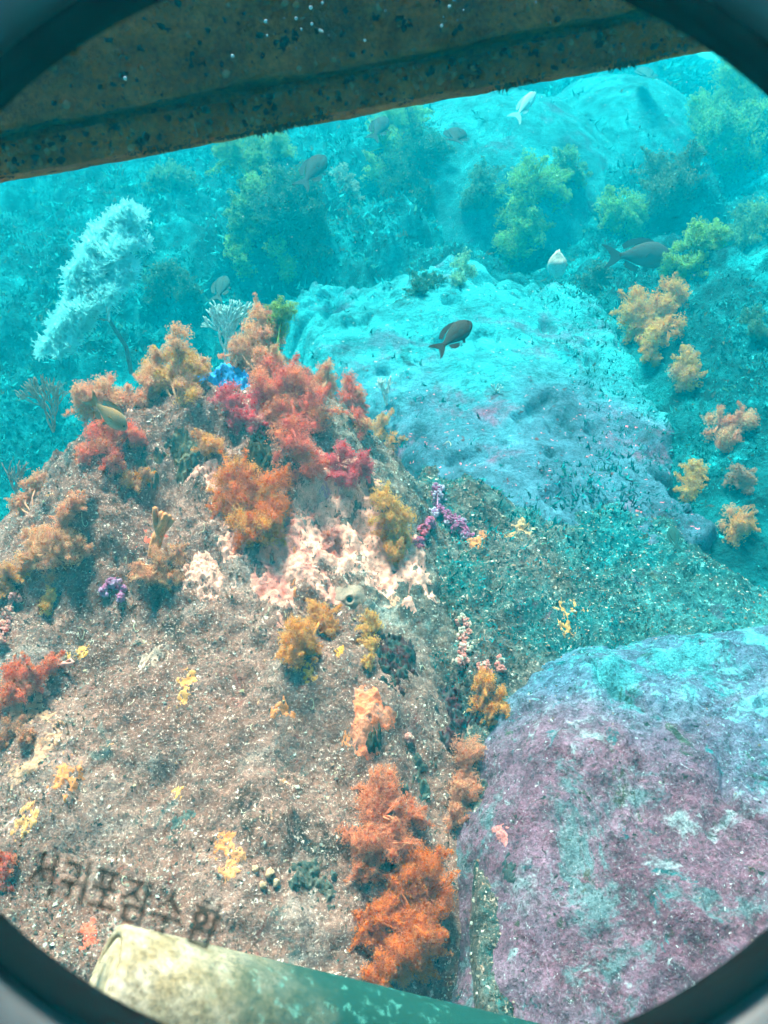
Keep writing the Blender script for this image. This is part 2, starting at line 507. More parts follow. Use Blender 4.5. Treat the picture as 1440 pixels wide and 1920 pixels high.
# ------------------------------------------------------------------ haze
def make_haze():
    x0, x1, y0, y1, z0, z1 = HAZE_BOX
    v = [(x, y, z) for x in (x0, x1) for y in (y0, y1) for z in (z0, z1)]
    f = [(0, 1, 3, 2), (4, 6, 7, 5), (0, 4, 5, 1), (2, 3, 7, 6), (0, 2, 6, 4), (1, 5, 7, 3)]
    n = N("sea_water")
    pv = n.node("ShaderNodeVolumePrincipled", {"Color": (*HAZE_SCATTER, 1), "Absorption Color": (*HAZE_ABSORB, 1), "Density": HAZE_DENSITY, "Anisotropy": 0.0})
    n.t.links.new(pv.outputs[0], n.out.inputs["Volume"])
    m = Mesh(); m.add(v, f)
    o = m.build("haze", n.m, smooth=False)
    return tag(o, "clear blue green sea water filling the whole view", kind="stuff")
make_haze()

# ------------------------------------------------------------------ seabed and rocks
def make_seabed():
    ny, nx = 620, 560
    ys = np.concatenate([[-1.6, -1.0, -.5], np.geomspace(0.35, 15.5, ny)])
    us = np.linspace(-1, 1, nx)
    us = us * (0.55 + 0.45 * us ** 2)
    Y = np.repeat(ys[:, None], nx, 1)
    X = us[None, :] * (1.15 * np.maximum(Y, .4) + 2.2)
    Z = seabed_z(X, Y)
    m = Mesh()
    m.add(np.stack([X, Y, Z], -1).reshape(-1, 3), grid_faces(len(ys), nx))
    return tag(m.build("seabed", MAT["seabed"]), kind="structure")
make_seabed()

def make_rock(key, mat, label, tint=None):
    f, (x0, x1, y0, y1), step = ROCKS[key]
    nx, ny = int((x1 - x0) / step) + 1, int((y1 - y0) / step) + 1
    X, Y = np.meshgrid(np.linspace(x0, x1, nx), np.linspace(y0, y1, ny))
    Z = f(X, Y)
    sb = seabed_z(X, Y)
    Zc = np.maximum(Z, sb - 0.25)
    keep = (Z > sb - 0.16)
    F = grid_faces(ny, nx)
    F = F[keep.ravel()[F].any(1)]
    used, inv = np.unique(F, return_inverse=True)
    P = np.stack([X, Y, Zc], -1).reshape(-1, 3)[used]
    c = P.mean(0); c[2] = P[:, 2].min()
    m = Mesh(); m.add(P, inv.reshape(F.shape), None if tint is None else tint(P[:, 0], P[:, 1]))
    return tag(m.build("boulder", mat, origin=c), label, "rock", "rocks of the reef")
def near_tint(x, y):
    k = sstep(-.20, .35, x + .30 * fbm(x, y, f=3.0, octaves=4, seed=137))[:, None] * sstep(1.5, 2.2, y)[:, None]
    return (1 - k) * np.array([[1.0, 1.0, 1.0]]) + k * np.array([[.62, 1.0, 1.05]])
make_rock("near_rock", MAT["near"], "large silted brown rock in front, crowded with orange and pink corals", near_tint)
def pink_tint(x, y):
    k = sstep(1.35, 2.1, y + .30 * fbm(x, y, f=2.6, octaves=4, seed=133) + .10 * (x - 1))[:, None]      # bluish reflection painted into the upper part as a teal tint
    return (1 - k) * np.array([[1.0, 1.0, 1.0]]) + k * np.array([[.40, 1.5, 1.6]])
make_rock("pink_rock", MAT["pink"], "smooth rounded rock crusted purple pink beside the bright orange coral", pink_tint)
def bank_tint(x, y):
    k = sstep(.35, .95, x + .35 * fbm(x, y, f=2.6, octaves=4, seed=135))[:, None]
    return (1 - k) * np.array([[1.35, 1.0, .9]]) + k * np.array([[.45, 1.35, 1.45]])
def slab_tint(x, y):
    k = sstep(4.35, 3.5, y + .35 * fbm(x, y, f=2.0, octaves=4, seed=131))[:, None]        # bare purple rock below, silt on top
    return (1 - k) * np.array([[1.0, 1.0, 1.0]]) + k * np.array([[2.6, .52, .66]])
make_rock("slab_rock", MAT["slab"], "broad pale dusty slab of rock with a ledge, below the small dark fish", slab_tint)
make_rock("rubble_bank", MAT["rubble"], "low bank of mixed brown and teal rubble between brown rock and pale slab", bank_tint)
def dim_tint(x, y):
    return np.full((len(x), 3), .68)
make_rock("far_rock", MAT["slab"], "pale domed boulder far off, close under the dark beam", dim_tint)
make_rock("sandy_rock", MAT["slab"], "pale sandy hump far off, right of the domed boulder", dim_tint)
make_rock("bushy_rock", MAT["seabed"], "shaggy boulder under green soft corals between white bush and pale slab")
make_rock("ridge_rock", MAT["seabed"], "upright weedy rock just above the large dark fish")
make_rock("corner_rock", MAT["seabed"], "big far boulder under green soft corals by the upper right rim")
make_rock("upper_rock", MAT["seabed"], "dark weedy boulder beside the pale domed one under the beam")

# ------------------------------------------------------------------ the submarine: window, beam, pipe
def simple(name, col, rough=.5, spec=.4, metal=0.0, scale=30, strength=.15, lo=.8, hi=1.2):
    n = N(name)
    p = n.coord()
    f = n.noise(p, scale, 6, .6)
    c = n.mix(1.0, (*col,), n.ramp(f, [(.3, lo), (.5, 1.0), (.7, hi)]), 'MULTIPLY')
    ins = {"Base Color": c, "Roughness": rough, "Specular IOR Level": spec, "Metallic": metal, "Normal": n.bump(f, strength, .004)}
    b = n.node("ShaderNodeBsdfPrincipled", ins)
    n.t.links.new(b.outputs[0], n.out.inputs[0])
    return n.m

def lathe(m, profile, seg=160, closed=True, outer_square=False):
    pr = np.array(profile)
    a = np.arange(seg) * 2 * math.pi / seg
    v = np.stack([pr[:, 0][:, None] * np.cos(a), pr[:, 0][:, None] * np.sin(a), np.repeat(pr[:, 1][:, None], seg, 1)], -1)
    k = len(pr)
    q = []
    for i in range(k if closed else k - 1):
        j = (i + 1) % k
        for t in range(seg):
            u = (t + 1) % seg
            q.append((i * seg + t, i * seg + u, j * seg + u, j * seg + t))
    m.add(v.reshape(-1, 3), q)

def make_window():
    D = 0.48
    c = at(735, 960, D)
    port = thing("porthole", tuple(c), "round submarine window with black rubber seal and clear pane we look through", "window")
    port.rotation_euler = cam.rotation_euler
    black = simple("black_rubber", (.003, .003, .003), .9, .04)
    steel = simple("painted_steel", (.06, .072, .075), .42, .4, scale=14, strength=.1)
    R = 1050 / FPX * D
    m = Mesh()
    lathe(m, [(R + .040, -.05), (R + .0015, -.002), (R + .004, .006), (R + .012, .011), (R + .019, .009), (R + .0235, .003), (R + .0240, -.004), (R + .060, -.05)])
    m.build("seal", black, port)
    m = Mesh()
    lathe(m, [(R + .0605, -.05), (R + .0245, -.003), (R + .0245, .004), (R + .032, .016), (R + .045, .021), (R + .075, .023), (R + .084, .020), (R + .086, -.049)])
    m.build("frame_ring", steel, port)
    m = Mesh()
    lathe(m, [(.0005, -.012), (R + .009, -.012), (R + .022, -.034), (.0005, -.034)], seg=96)
    g = N("clear_window")
    tr = g.node("ShaderNodeBsdfTransparent", {"Color": (.985, .99, .985, 1)})
    g.t.links.new(tr.outputs[0], g.out.inputs[0])
    pane = m.build("glass_pane", g.m, port)
    # bolts of the ring
    for k in range(16):
        a = (k + .5) * 2 * math.pi / 16
        m = Mesh()
        lathe(m, [(.0003, .006), (.0055, .006), (.0068, .003), (.0068, -.002), (.0003, -.002)], seg=6)
        b = m.build("bolt", steel, port)
        b.location = ((R + .062) * math.cos(a), (R + .062) * math.sin(a), .0245)
    # printed lettering on the pane: strokes on a unit square per syllable
    ink = N("window_print")
    d = ink.node("ShaderNodeBsdfDiffuse", {"Color": (.035, .030, .022, 1)})
    t = ink.node("ShaderNodeBsdfTransparent", {"Color": (1, 1, 1, 1)})
    x = ink.node("ShaderNodeMixShader", {0: .76, 1: t.outputs[0], 2: d.outputs[0]})
    ink.t.links.new(x.outputs[0], ink.out.inputs[0])
    def circ(cx, cy, rx, ry):
        return [(cx + rx * math.cos(k * math.pi / 8), cy + ry * math.sin(k * math.pi / 8)) for k in range(17)]
    G = [
        [[(.30, .95), (.27, .6), (.02, .28)], [(.28, .62), (.52, .3)], [(.50, .62), (.78, .62)], [(.78, 1.0), (.78, 0.0)]],
        [[(.08, .88), (.55, .88), (.52, .56)], [(.0, .42), (.68, .45)], [(.34, .43), (.34, .1)], [(.85, 1.0), (.85, 0.0)]],
        [[(.12, .92), (.88, .92)], [(.32, .92), (.34, .52)], [(.68, .92), (.66, .52)], [(.1, .52), (.9, .52)], [(.5, .52), (.5, .1)], [(.0, .1), (1.0, .1)]],
        [[(.06, .93), (.58, .93), (.34, .66), (.04, .48)], [(.34, .68), (.62, .48)], [(.82, 1.0), (.82, .44)], [(.82, .72), (1.0, .72)], [(.22, .34), (.84, .34), (.84, 0.0), (.22, 0.0), (.22, .34)]],
        [[(.5, .98), (.42, .75), (.1, .5)], [(.48, .78), (.88, .5)], [(.0, .34), (1.0, .34)], [(.5, .34), (.5, -.04)]],
        [[(.22, 1.0), (.48, 1.0)], [(.04, .84), (.66, .84)], circ(.35, .60, .2, .14), [(.82, 1.02), (.82, .42)], [(.82, .72), (1.0, .72)], [(.22, .34), (.84, .34), (.84, 0.0), (.22, 0.0), (.22, .34)]],
    ]
    C = [(86, 1637), (143, 1652), (197, 1668), (255, 1688), (317, 1708), (383, 1731)]
    A = [-12, -13, -14, -16, -18, -19]
    W, H, lw = 53, 80, 5.4
    dep = D + .0125 - .001
    sc = (D + .0115) / FPX
    for strokes, (gx, gy), ang in zip(G, C, A):
        m = Mesh()
        ca, sa = math.cos(rad(ang)), math.sin(rad(ang))
        def put(u, v):
            X, Y = (u - .5) * W, (v - .5) * H
            return np.array([X * ca - Y * sa, X * sa + Y * ca])
        for li, st in enumerate(strokes):
            P = [put(*q) for q in st]
            for a, b in zip(P[:-1], P[1:]):
                dv = (b - a) / (np.linalg.norm(b - a) + 1e-9)
                nv = np.array([-dv[1], dv[0]]) * lw
                e = dv * lw * .5
                quad = [a - e - nv, b + e - nv, b + e + nv, a - e + nv]
                m.add([(q[0] * sc, q[1] * sc, 0.00012 * (li % 4)) for q in quad], [(0, 1, 2, 3)])
        l = m.build("letter", ink.m, pane)
        l.location = ((gx - 735) * sc, (960 - gy) * sc, -.0113)
    # the hull round the window
    m = Mesh()
    r0, r1 = R + .0865, 1.25
    seg = 160
    a = np.arange(seg) * 2 * math.pi / seg
    ring = lambda r, h: np.stack([r * np.cos(a), r * np.sin(a), np.full(seg, h)], -1)
    v = np.concatenate([ring(r0, .006), ring(r1, .006), ring(r1, -.06), ring(r0, -.06)])
    q = []
    for i in range(4):
        j = (i + 1) % 4
        for k in range(seg):
            u = (k + 1) % seg
            q.append((i * seg + k, j * seg + k, j * seg + u, i * seg + u))
    m.add(v, q)
    m.build("hull_plate", steel, port)
make_window()

def crusty(name, stops, scale=9, pits=True):
    n = N(name)
    p = n.coord()
    a = n.noise(p, scale, 9, .68)
    col = n.ramp(a, stops)
    f = n.noise(p, 120, 4, .7, off=4)
    col = n.mix(1.0, col, n.ramp(f, [(.3, .45), (.5, 1.0), (.72, 1.5)]), 'MULTIPLY')
    d = n.noise(p, 38, 3, .7, off=8)
    if pits: col = n.mix(n.mask(d, .62, .67), col, (.012, .010, .007))
    h = n.noise(p, 45 if pits else 130, 6, .72, off=2)
    return n, p, col, n.bump(h, .9 if pits else .35, .02 if pits else .006)

def make_beam():
    dep = 1.15
    A, B = at(-420, 329 + 420 * .187, dep), at(1800, 329 - 1800 * .187, dep)
    e1 = (B - A) / np.linalg.norm(B - A)
    up = np.array([0, .12, 1.0]); up -= e1 * np.dot(up, e1); up /= np.linalg.norm(up)
    back = np.cross(up, e1); back = back if back[1] > 0 else -back
    L = np.linalg.norm(B - A)
    mid = (A + B) / 2
    root = thing("hull_beam", tuple(mid), "dark encrusted beam of the submarine crossing the top of the view", "beam")
    n, p, col, nm = crusty("encrusted_dark_steel", [(.32, (.12, .034, .006)), (.46, (.42, .13, .024)), (.58, (.62, .21, .045)), (.72, (.78, .40, .15))], 7)
    mat = n.surface(col, .9, nm, .15)
    def loop(name, sec, rough, seed):
        """sweep a closed section (v up, w back) along the beam and roughen it"""
        sec = np.array(sec + [sec[0]], float)
        pts = []
        for a, b in zip(sec[:-1], sec[1:]):
            k = max(2, int(np.linalg.norm(b - a) / .008))
            pts.append(a + (b - a) * np.arange(k)[:, None] / k)
        pts = np.concatenate(pts)
        c = pts.mean(0)
        us = np.linspace(0, L, 240)
        U = np.repeat(us[:, None], len(pts), 1)
        Vv, Ww = np.repeat(pts[None, :, 0], 240, 0), np.repeat(pts[None, :, 1], 240, 0)
        d = pts - c; d /= np.linalg.norm(d, axis=1, keepdims=True)
        r = rough * fbm(U, Vv, Ww, f=22, octaves=4, seed=seed, gain=.6) + rough * .9 * fbm(U, Vv, Ww, f=4, octaves=2, seed=seed + 3)
        Vv, Ww = Vv + r * d[None, :, 0], Ww + r * d[None, :, 1]
        P = A + U[..., None] * e1 + Vv[..., None] * up + Ww[..., None] * back
        f = grid_faces(240, len(pts)).tolist()
        k = len(pts)
        for i in range(239):
            f.append([i * k + k - 1, i * k, (i + 1) * k, (i + 1) * k + k - 1])
        m = Mesh(); m.add(P.reshape(-1, 3), f)
        for i in (0, 239):
            m.f.append(np.array([[i * k + t for t in (range(k) if i == 0 else range(k - 1, -1, -1))]]))
        return m.build(name, mat, root, origin=mid)
    loop("lower_rail", [(.0, .014), (.044, .012), (.046, .11), (.0, .11)], .0028, 5)
    loop("side_plate", [(.058, -.004), (.40, .030), (.40, .10), (.060, .10)], .004, 8)
    loop("inner_web", [(.02, .065), (.10, .070), (.10, .09), (.02, .09)], .001, 9)
    # shaggy growth along the lower edge
    m = Mesh()
    n_ = 2600
    u = RNG.uniform(0, L, n_); wv = RNG.uniform(.010, .06, n_)
    clump = np.clip(.55 + .9 * fbm(u, u * 0, f=16, octaves=3, seed=77), .12, 1.6)
    ln = .0085 * clump * RNG.uniform(.4, 1.3, n_)
    base = A + u[:, None] * e1 + (.003 + 0 * u)[:, None] * up + wv[:, None] * back
    tip = base - up * ln[:, None] + e1 * (RNG.normal(0, .35, n_) * ln)[:, None] + back * (RNG.normal(0, .3, n_) * ln)[:, None]
    wd = e1[None] * (.0024 * RNG.uniform(.6, 1.8, n_))[:, None]
    V = np.stack([base - wd, base + wd, tip], 1).reshape(-1, 3)
    shade = np.repeat(RNG.uniform(.5, 1.4, n_), 3)[:, None] * np.array([[.07, .05, .028]])
    m.add(V, np.arange(3 * n_).reshape(-1, 3), shade)
    g = m.build("weed_fringe", MAT["flesh"], root, origin=mid); g["kind"] = "stuff"
    # knobs of growth on the plate
    m = Mesh()
    for k in range(900):
        u = RNG.uniform(.15 * L, .85 * L); v = RNG.choice([RNG.uniform(.004, .042), RNG.uniform(.06, .33)])
        r = RNG.uniform(.0012, .0060)
        wz = .012 if v < .05 else -.004 + (v - .058) * .10
        c = A + u * e1 + v * up + back * wz
        vv = ICO1[0] * r * (1 + .35 * RNG.normal(0, 1, (len(ICO1[0]), 1))) + c
        m.add(vv, ICO1[1], np.array([(.30, .14, .04), (.42, .28, .14), (.03, .018, .008), (.36, .12, .03), (.02, .012, .006)][RNG.integers(5)]))
    g = m.build("growth_knobs", MAT["bits"], root, origin=mid); g["kind"] = "stuff"
    # silvery air bubbles held under the plate
    m = Mesh()
    spots = [(575, 115, 22, 9), (420, 95, 60, 5), (850, 40, 40, 9), (300, 185, 60, 5), (700, 60, 70, 8), (560, 20, 60, 7), (1000, 20, 70, 5), (220, 215, 50, 3), (640, 150, 60, 4), (800, 90, 30, 4)]
    nrm = -back
    for (px, py, sp, cnt) in spots:
        for k in range(cnt):
            qx, qy = px + RNG.normal(0, sp), py + RNG.normal(0, sp * .6)
            d = ray(qx, qy)
            P0 = A + .063 * up - .008 * back
            pn = np.cross(e1, (.35 * up + .035 * back))
            t = np.dot(P0 - np.zeros(3), pn) / np.dot(d, pn)
            c = d * t
            if np.dot(c - A, up) < .075 or RNG.uniform() < .25: continue
            r = RNG.uniform(.0012, .0040)
            m.add(ICO2[0] * r + c - back * r * .3, ICO2[1])
    silver = simple("bubble_skin", (.93, .96, .96), .08, .8, 1.0, strength=.0)
    o = m.build("air_bubbles", silver)
    tag(o, "tiny silvery air bubbles clinging to the dark beam", kind="stuff")
make_beam()

def make_pipe():
    dep = .93
    r = .074
    a0 = at(184, 1858, dep); a1 = at(1430, 2118, dep * 1.4)
    ax = (a1 - a0) / np.linalg.norm(a1 - a0)
    L = np.linalg.norm(a1 - a0)
    n, p, col, nm = crusty("weathered_pipe_reflection", [(.30, (.16, .115, .05)), (.42, (.32, .25, .14)), (.55, (.44, .37, .25)), (.70, (.56, .49, .38))], 26, pits=False)
    sep = n.node("ShaderNodeSeparateXYZ", {0: p}).outputs[0]
    wob = n.math('ADD', sep, n.math('MULTIPLY', n.noise(p, 7, 5, .6, off=6), .30))
    col = n.mix(n.mask(wob, -.16, .10), col, n.mix(n.mask(n.noise(p, 60, 5, .7, off=2), .55, .66), (.004, .055, .045), (.05, .22, .19)))  # reflection painted into the colour: pale end fading to dark teal
    mat = n.surface(col, .7, nm, .25)
    root = thing("guard_pipe", tuple(a0), "weathered pale pipe with a painted reflection fading to teal at one end, cut off below the printed letters", "pipe")
    up = np.array([0, 0, 1.0]); s1 = np.cross(ax, up); s1 /= np.linalg.norm(s1); s2 = np.cross(s1, ax)
    def shell(name, prof, seg=96):
        pr = np.array(prof)
        an = np.arange(seg) * 2 * math.pi / seg
        rr, hh = pr[:, 0], pr[:, 1]
        v = a0 + hh[:, None, None] * ax + rr[:, None, None] * (np.cos(an)[None, :, None] * s1 + np.sin(an)[None, :, None] * s2)
        q = []
        for i in range(len(pr)):
            j = (i + 1) % len(pr)
            for k in range(seg):
                u = (k + 1) % seg
                q.append((i * seg + k, i * seg + u, j * seg + u, j * seg + k))
        m = Mesh(); m.add(v.reshape(-1, 3), q)
        return m.build(name, mat, root, origin=a0)
    hs = np.linspace(.012, L, 60)
    outer = [(r * (1 + .004 * float(noise3(h * 9, 0, 0, 5))), h) for h in hs]
    shell("tube_wall", [(r - .007, .0), (r - .003, .001), (r, .006)] + outer + [(r - .014, L), (r - .014, .004), (r - .012, .001)])
    shell("end_plug", [(.001, -.004), (r - .030, -.002), (r - .0155, .004), (r - .0145, .05), (.001, .055)])
make_pipe()

# ------------------------------------------------------------------ soft corals
def ball_points(n):
    p = RNG.normal(0, 1, (n, 3)); p /= np.linalg.norm(p, axis=1, keepdims=True)
    return p * RNG.uniform(.25, 1, (n, 1)) ** .5

def add_polyps(m, centre, rad_, size, colour, density=1.0, flat=1.0):
    n = int(density * 4 * math.pi * rad_ ** 2 / (size ** 2 * .85)) + 6
    d = RNG.normal(0, 1, (n, 3)); d /= np.linalg.norm(d, axis=1, keepdims=True)
    lump = 1 + .38 * noise3(d[:, 0] * 2.2 + centre[0] * 31, d[:, 1] * 2.2 + centre[1] * 31, d[:, 2] * 2.2, 3)
    p = centre + d * (rad_ * lump * RNG.uniform(.55, 1.28, n))[:, None]
    a = np.cross(d, RNG.normal(0, 1, (n, 3))); a /= np.linalg.norm(a, axis=1, keepdims=True) + 1e-9
    b = np.cross(d, a)
    s = size * RNG.uniform(.45, 1.15, n)[:, None]
    V = []
    for k in range(3):
        th = k * 2.0944 + RNG.uniform(-.4, .4, n)[:, None]
        t = np.cos(th) * a + np.sin(th) * b
        u = -np.sin(th) * a + np.cos(th) * b
        tip = p + s * (.62 * d + .62 * t)
        V += [p - u * s * .30, p + u * s * .30, tip]
    V = np.stack(V, 1).reshape(-1, 3)
    col = np.asarray(colour)[None] * (1 + RNG.normal(0, .16, (n, 1)))
    col = col * (1 + RNG.normal(0, .05, (n, 3)))
    pale = RNG.uniform(0, 1, n) < .10
    col[pale] = col[pale] * .7 + np.array([.7, .5, .32]) * .3
    m.add(V, np.arange(len(V)).reshape(-1, 3), np.clip(np.repeat(col, 9, 0) * np.tile(np.array([.85, .85, 1.35]), 3 * n)[:, None] + np.tile(np.array([0, 0, .075]), 3 * n)[:, None], .01, .95))

ORANGE, SALMON, PALEOR, YELLOW, TAN, RED, CRIMSON, GREEN, DARKG, LILAC, PINK, BROWN, OCHRE = (
    (.95, .21, .025), (.95, .27, .12), (.95, .36, .20), (.92, .44, .10), (.90, .40, .20), (.95, .18, .11), (.85, .10, .13),
    (.26, .42, .10), (.035, .12, .065), (.68, .24, .44), (.95, .40, .34), (.55, .24, .13), (.95, .36, .07))

def soft_coral(blobs, base, colour, label, size_px=3.5, density=1.0, lobes=17, second=None, name="soft_coral", cat="coral", group="soft corals on the reef", spread=.92, beads=False):
    bp, bd = hit(*base)
    root = thing(name, tuple(bp), label, cat, group)
    crown, stalk = Mesh(), Mesh()
    sc = bd / FPX
    size = size_px * sc
    nrm = normal(bp[0], bp[1])
    span = max(b[2] for b in blobs) * sc
    for (px, py, rp) in blobs:
        h, hd = hit(px, py)
        d = min(hd, bd + .06 + .9 * span)
        r = (1.32 if base[1] < 1100 else 1.14) * rp * d / FPX
        c = at(px, py, d - .45 * r)
        mid = (bp + c) / 2 + RNG.normal(0, .1, 3) * r + nrm * r * .2
        tube(stalk, [bp - nrm * .01, mid, c], [r * .085, r * .07, r * .05], 6, np.array(colour) * .8 + .01)
        n = max(5, int(lobes * RNG.uniform(.85, 1.2)))
        offs = ball_points(n)
        if not beads:
            ax = RNG.normal(0, .45, 3) + np.array([0, 0, 1.0]); ax /= np.linalg.norm(ax)
            al = offs @ ax
            offs = (offs - al[:, None] * ax) * .84 + (al * 1.22)[:, None] * ax
        spots = [(c + offs[k] * r * spread, r * RNG.uniform(.20, .42)) for k in range(n)]
        if not beads:
            for k in range(4):                          # loose feathery arms
                dd = RNG.normal(0, 1, 3); dd[2] += .25; dd /= np.linalg.norm(dd)
                bend = RNG.normal(0, .22, 3)
                for q, (rr, lr_) in enumerate([(.95, .17), (1.14, .13), (1.30, .095)]):
                    spots.append((c + (dd * rr + bend * q * .3) * r, r * lr_))
        for lc, lr in spots:
            tube(stalk, [c, (c + lc) / 2 + RNG.normal(0, .08, 3) * r, lc], [r * .045, r * .032, r * .014], 5, np.array(colour) * .8 + .01)
            cc = np.array(colour if (second is None or RNG.uniform() < .62) else second) * RNG.uniform(.82, 1.12)
            if beads:
                for q in range(int(8 * lobes / 9) + 4):
                    dd = RNG.normal(0, 1, 3); dd /= np.linalg.norm(dd)
                    br = size * RNG.uniform(.5, .85)
                    crown.add(ICO1[0] * br + lc + dd * lr, ICO1[1], np.clip(cc * RNG.uniform(.8, 1.2), 0, .95))
            else:
                core = ICO1[0] * lr * .48 * (1 + .12 * RNG.normal(0, 1, (len(ICO1[0]), 1))) + lc
                crown.add(core, ICO1[1], np.clip(cc, 0, .95))
                add_polyps(crown, lc, lr, size, cc, density)
    stalk.build("stalk", MAT["flesh"], root, origin=bp)
    o = crown.build("polyps", MAT["polyp"], root, origin=bp, smooth=False)
    return root

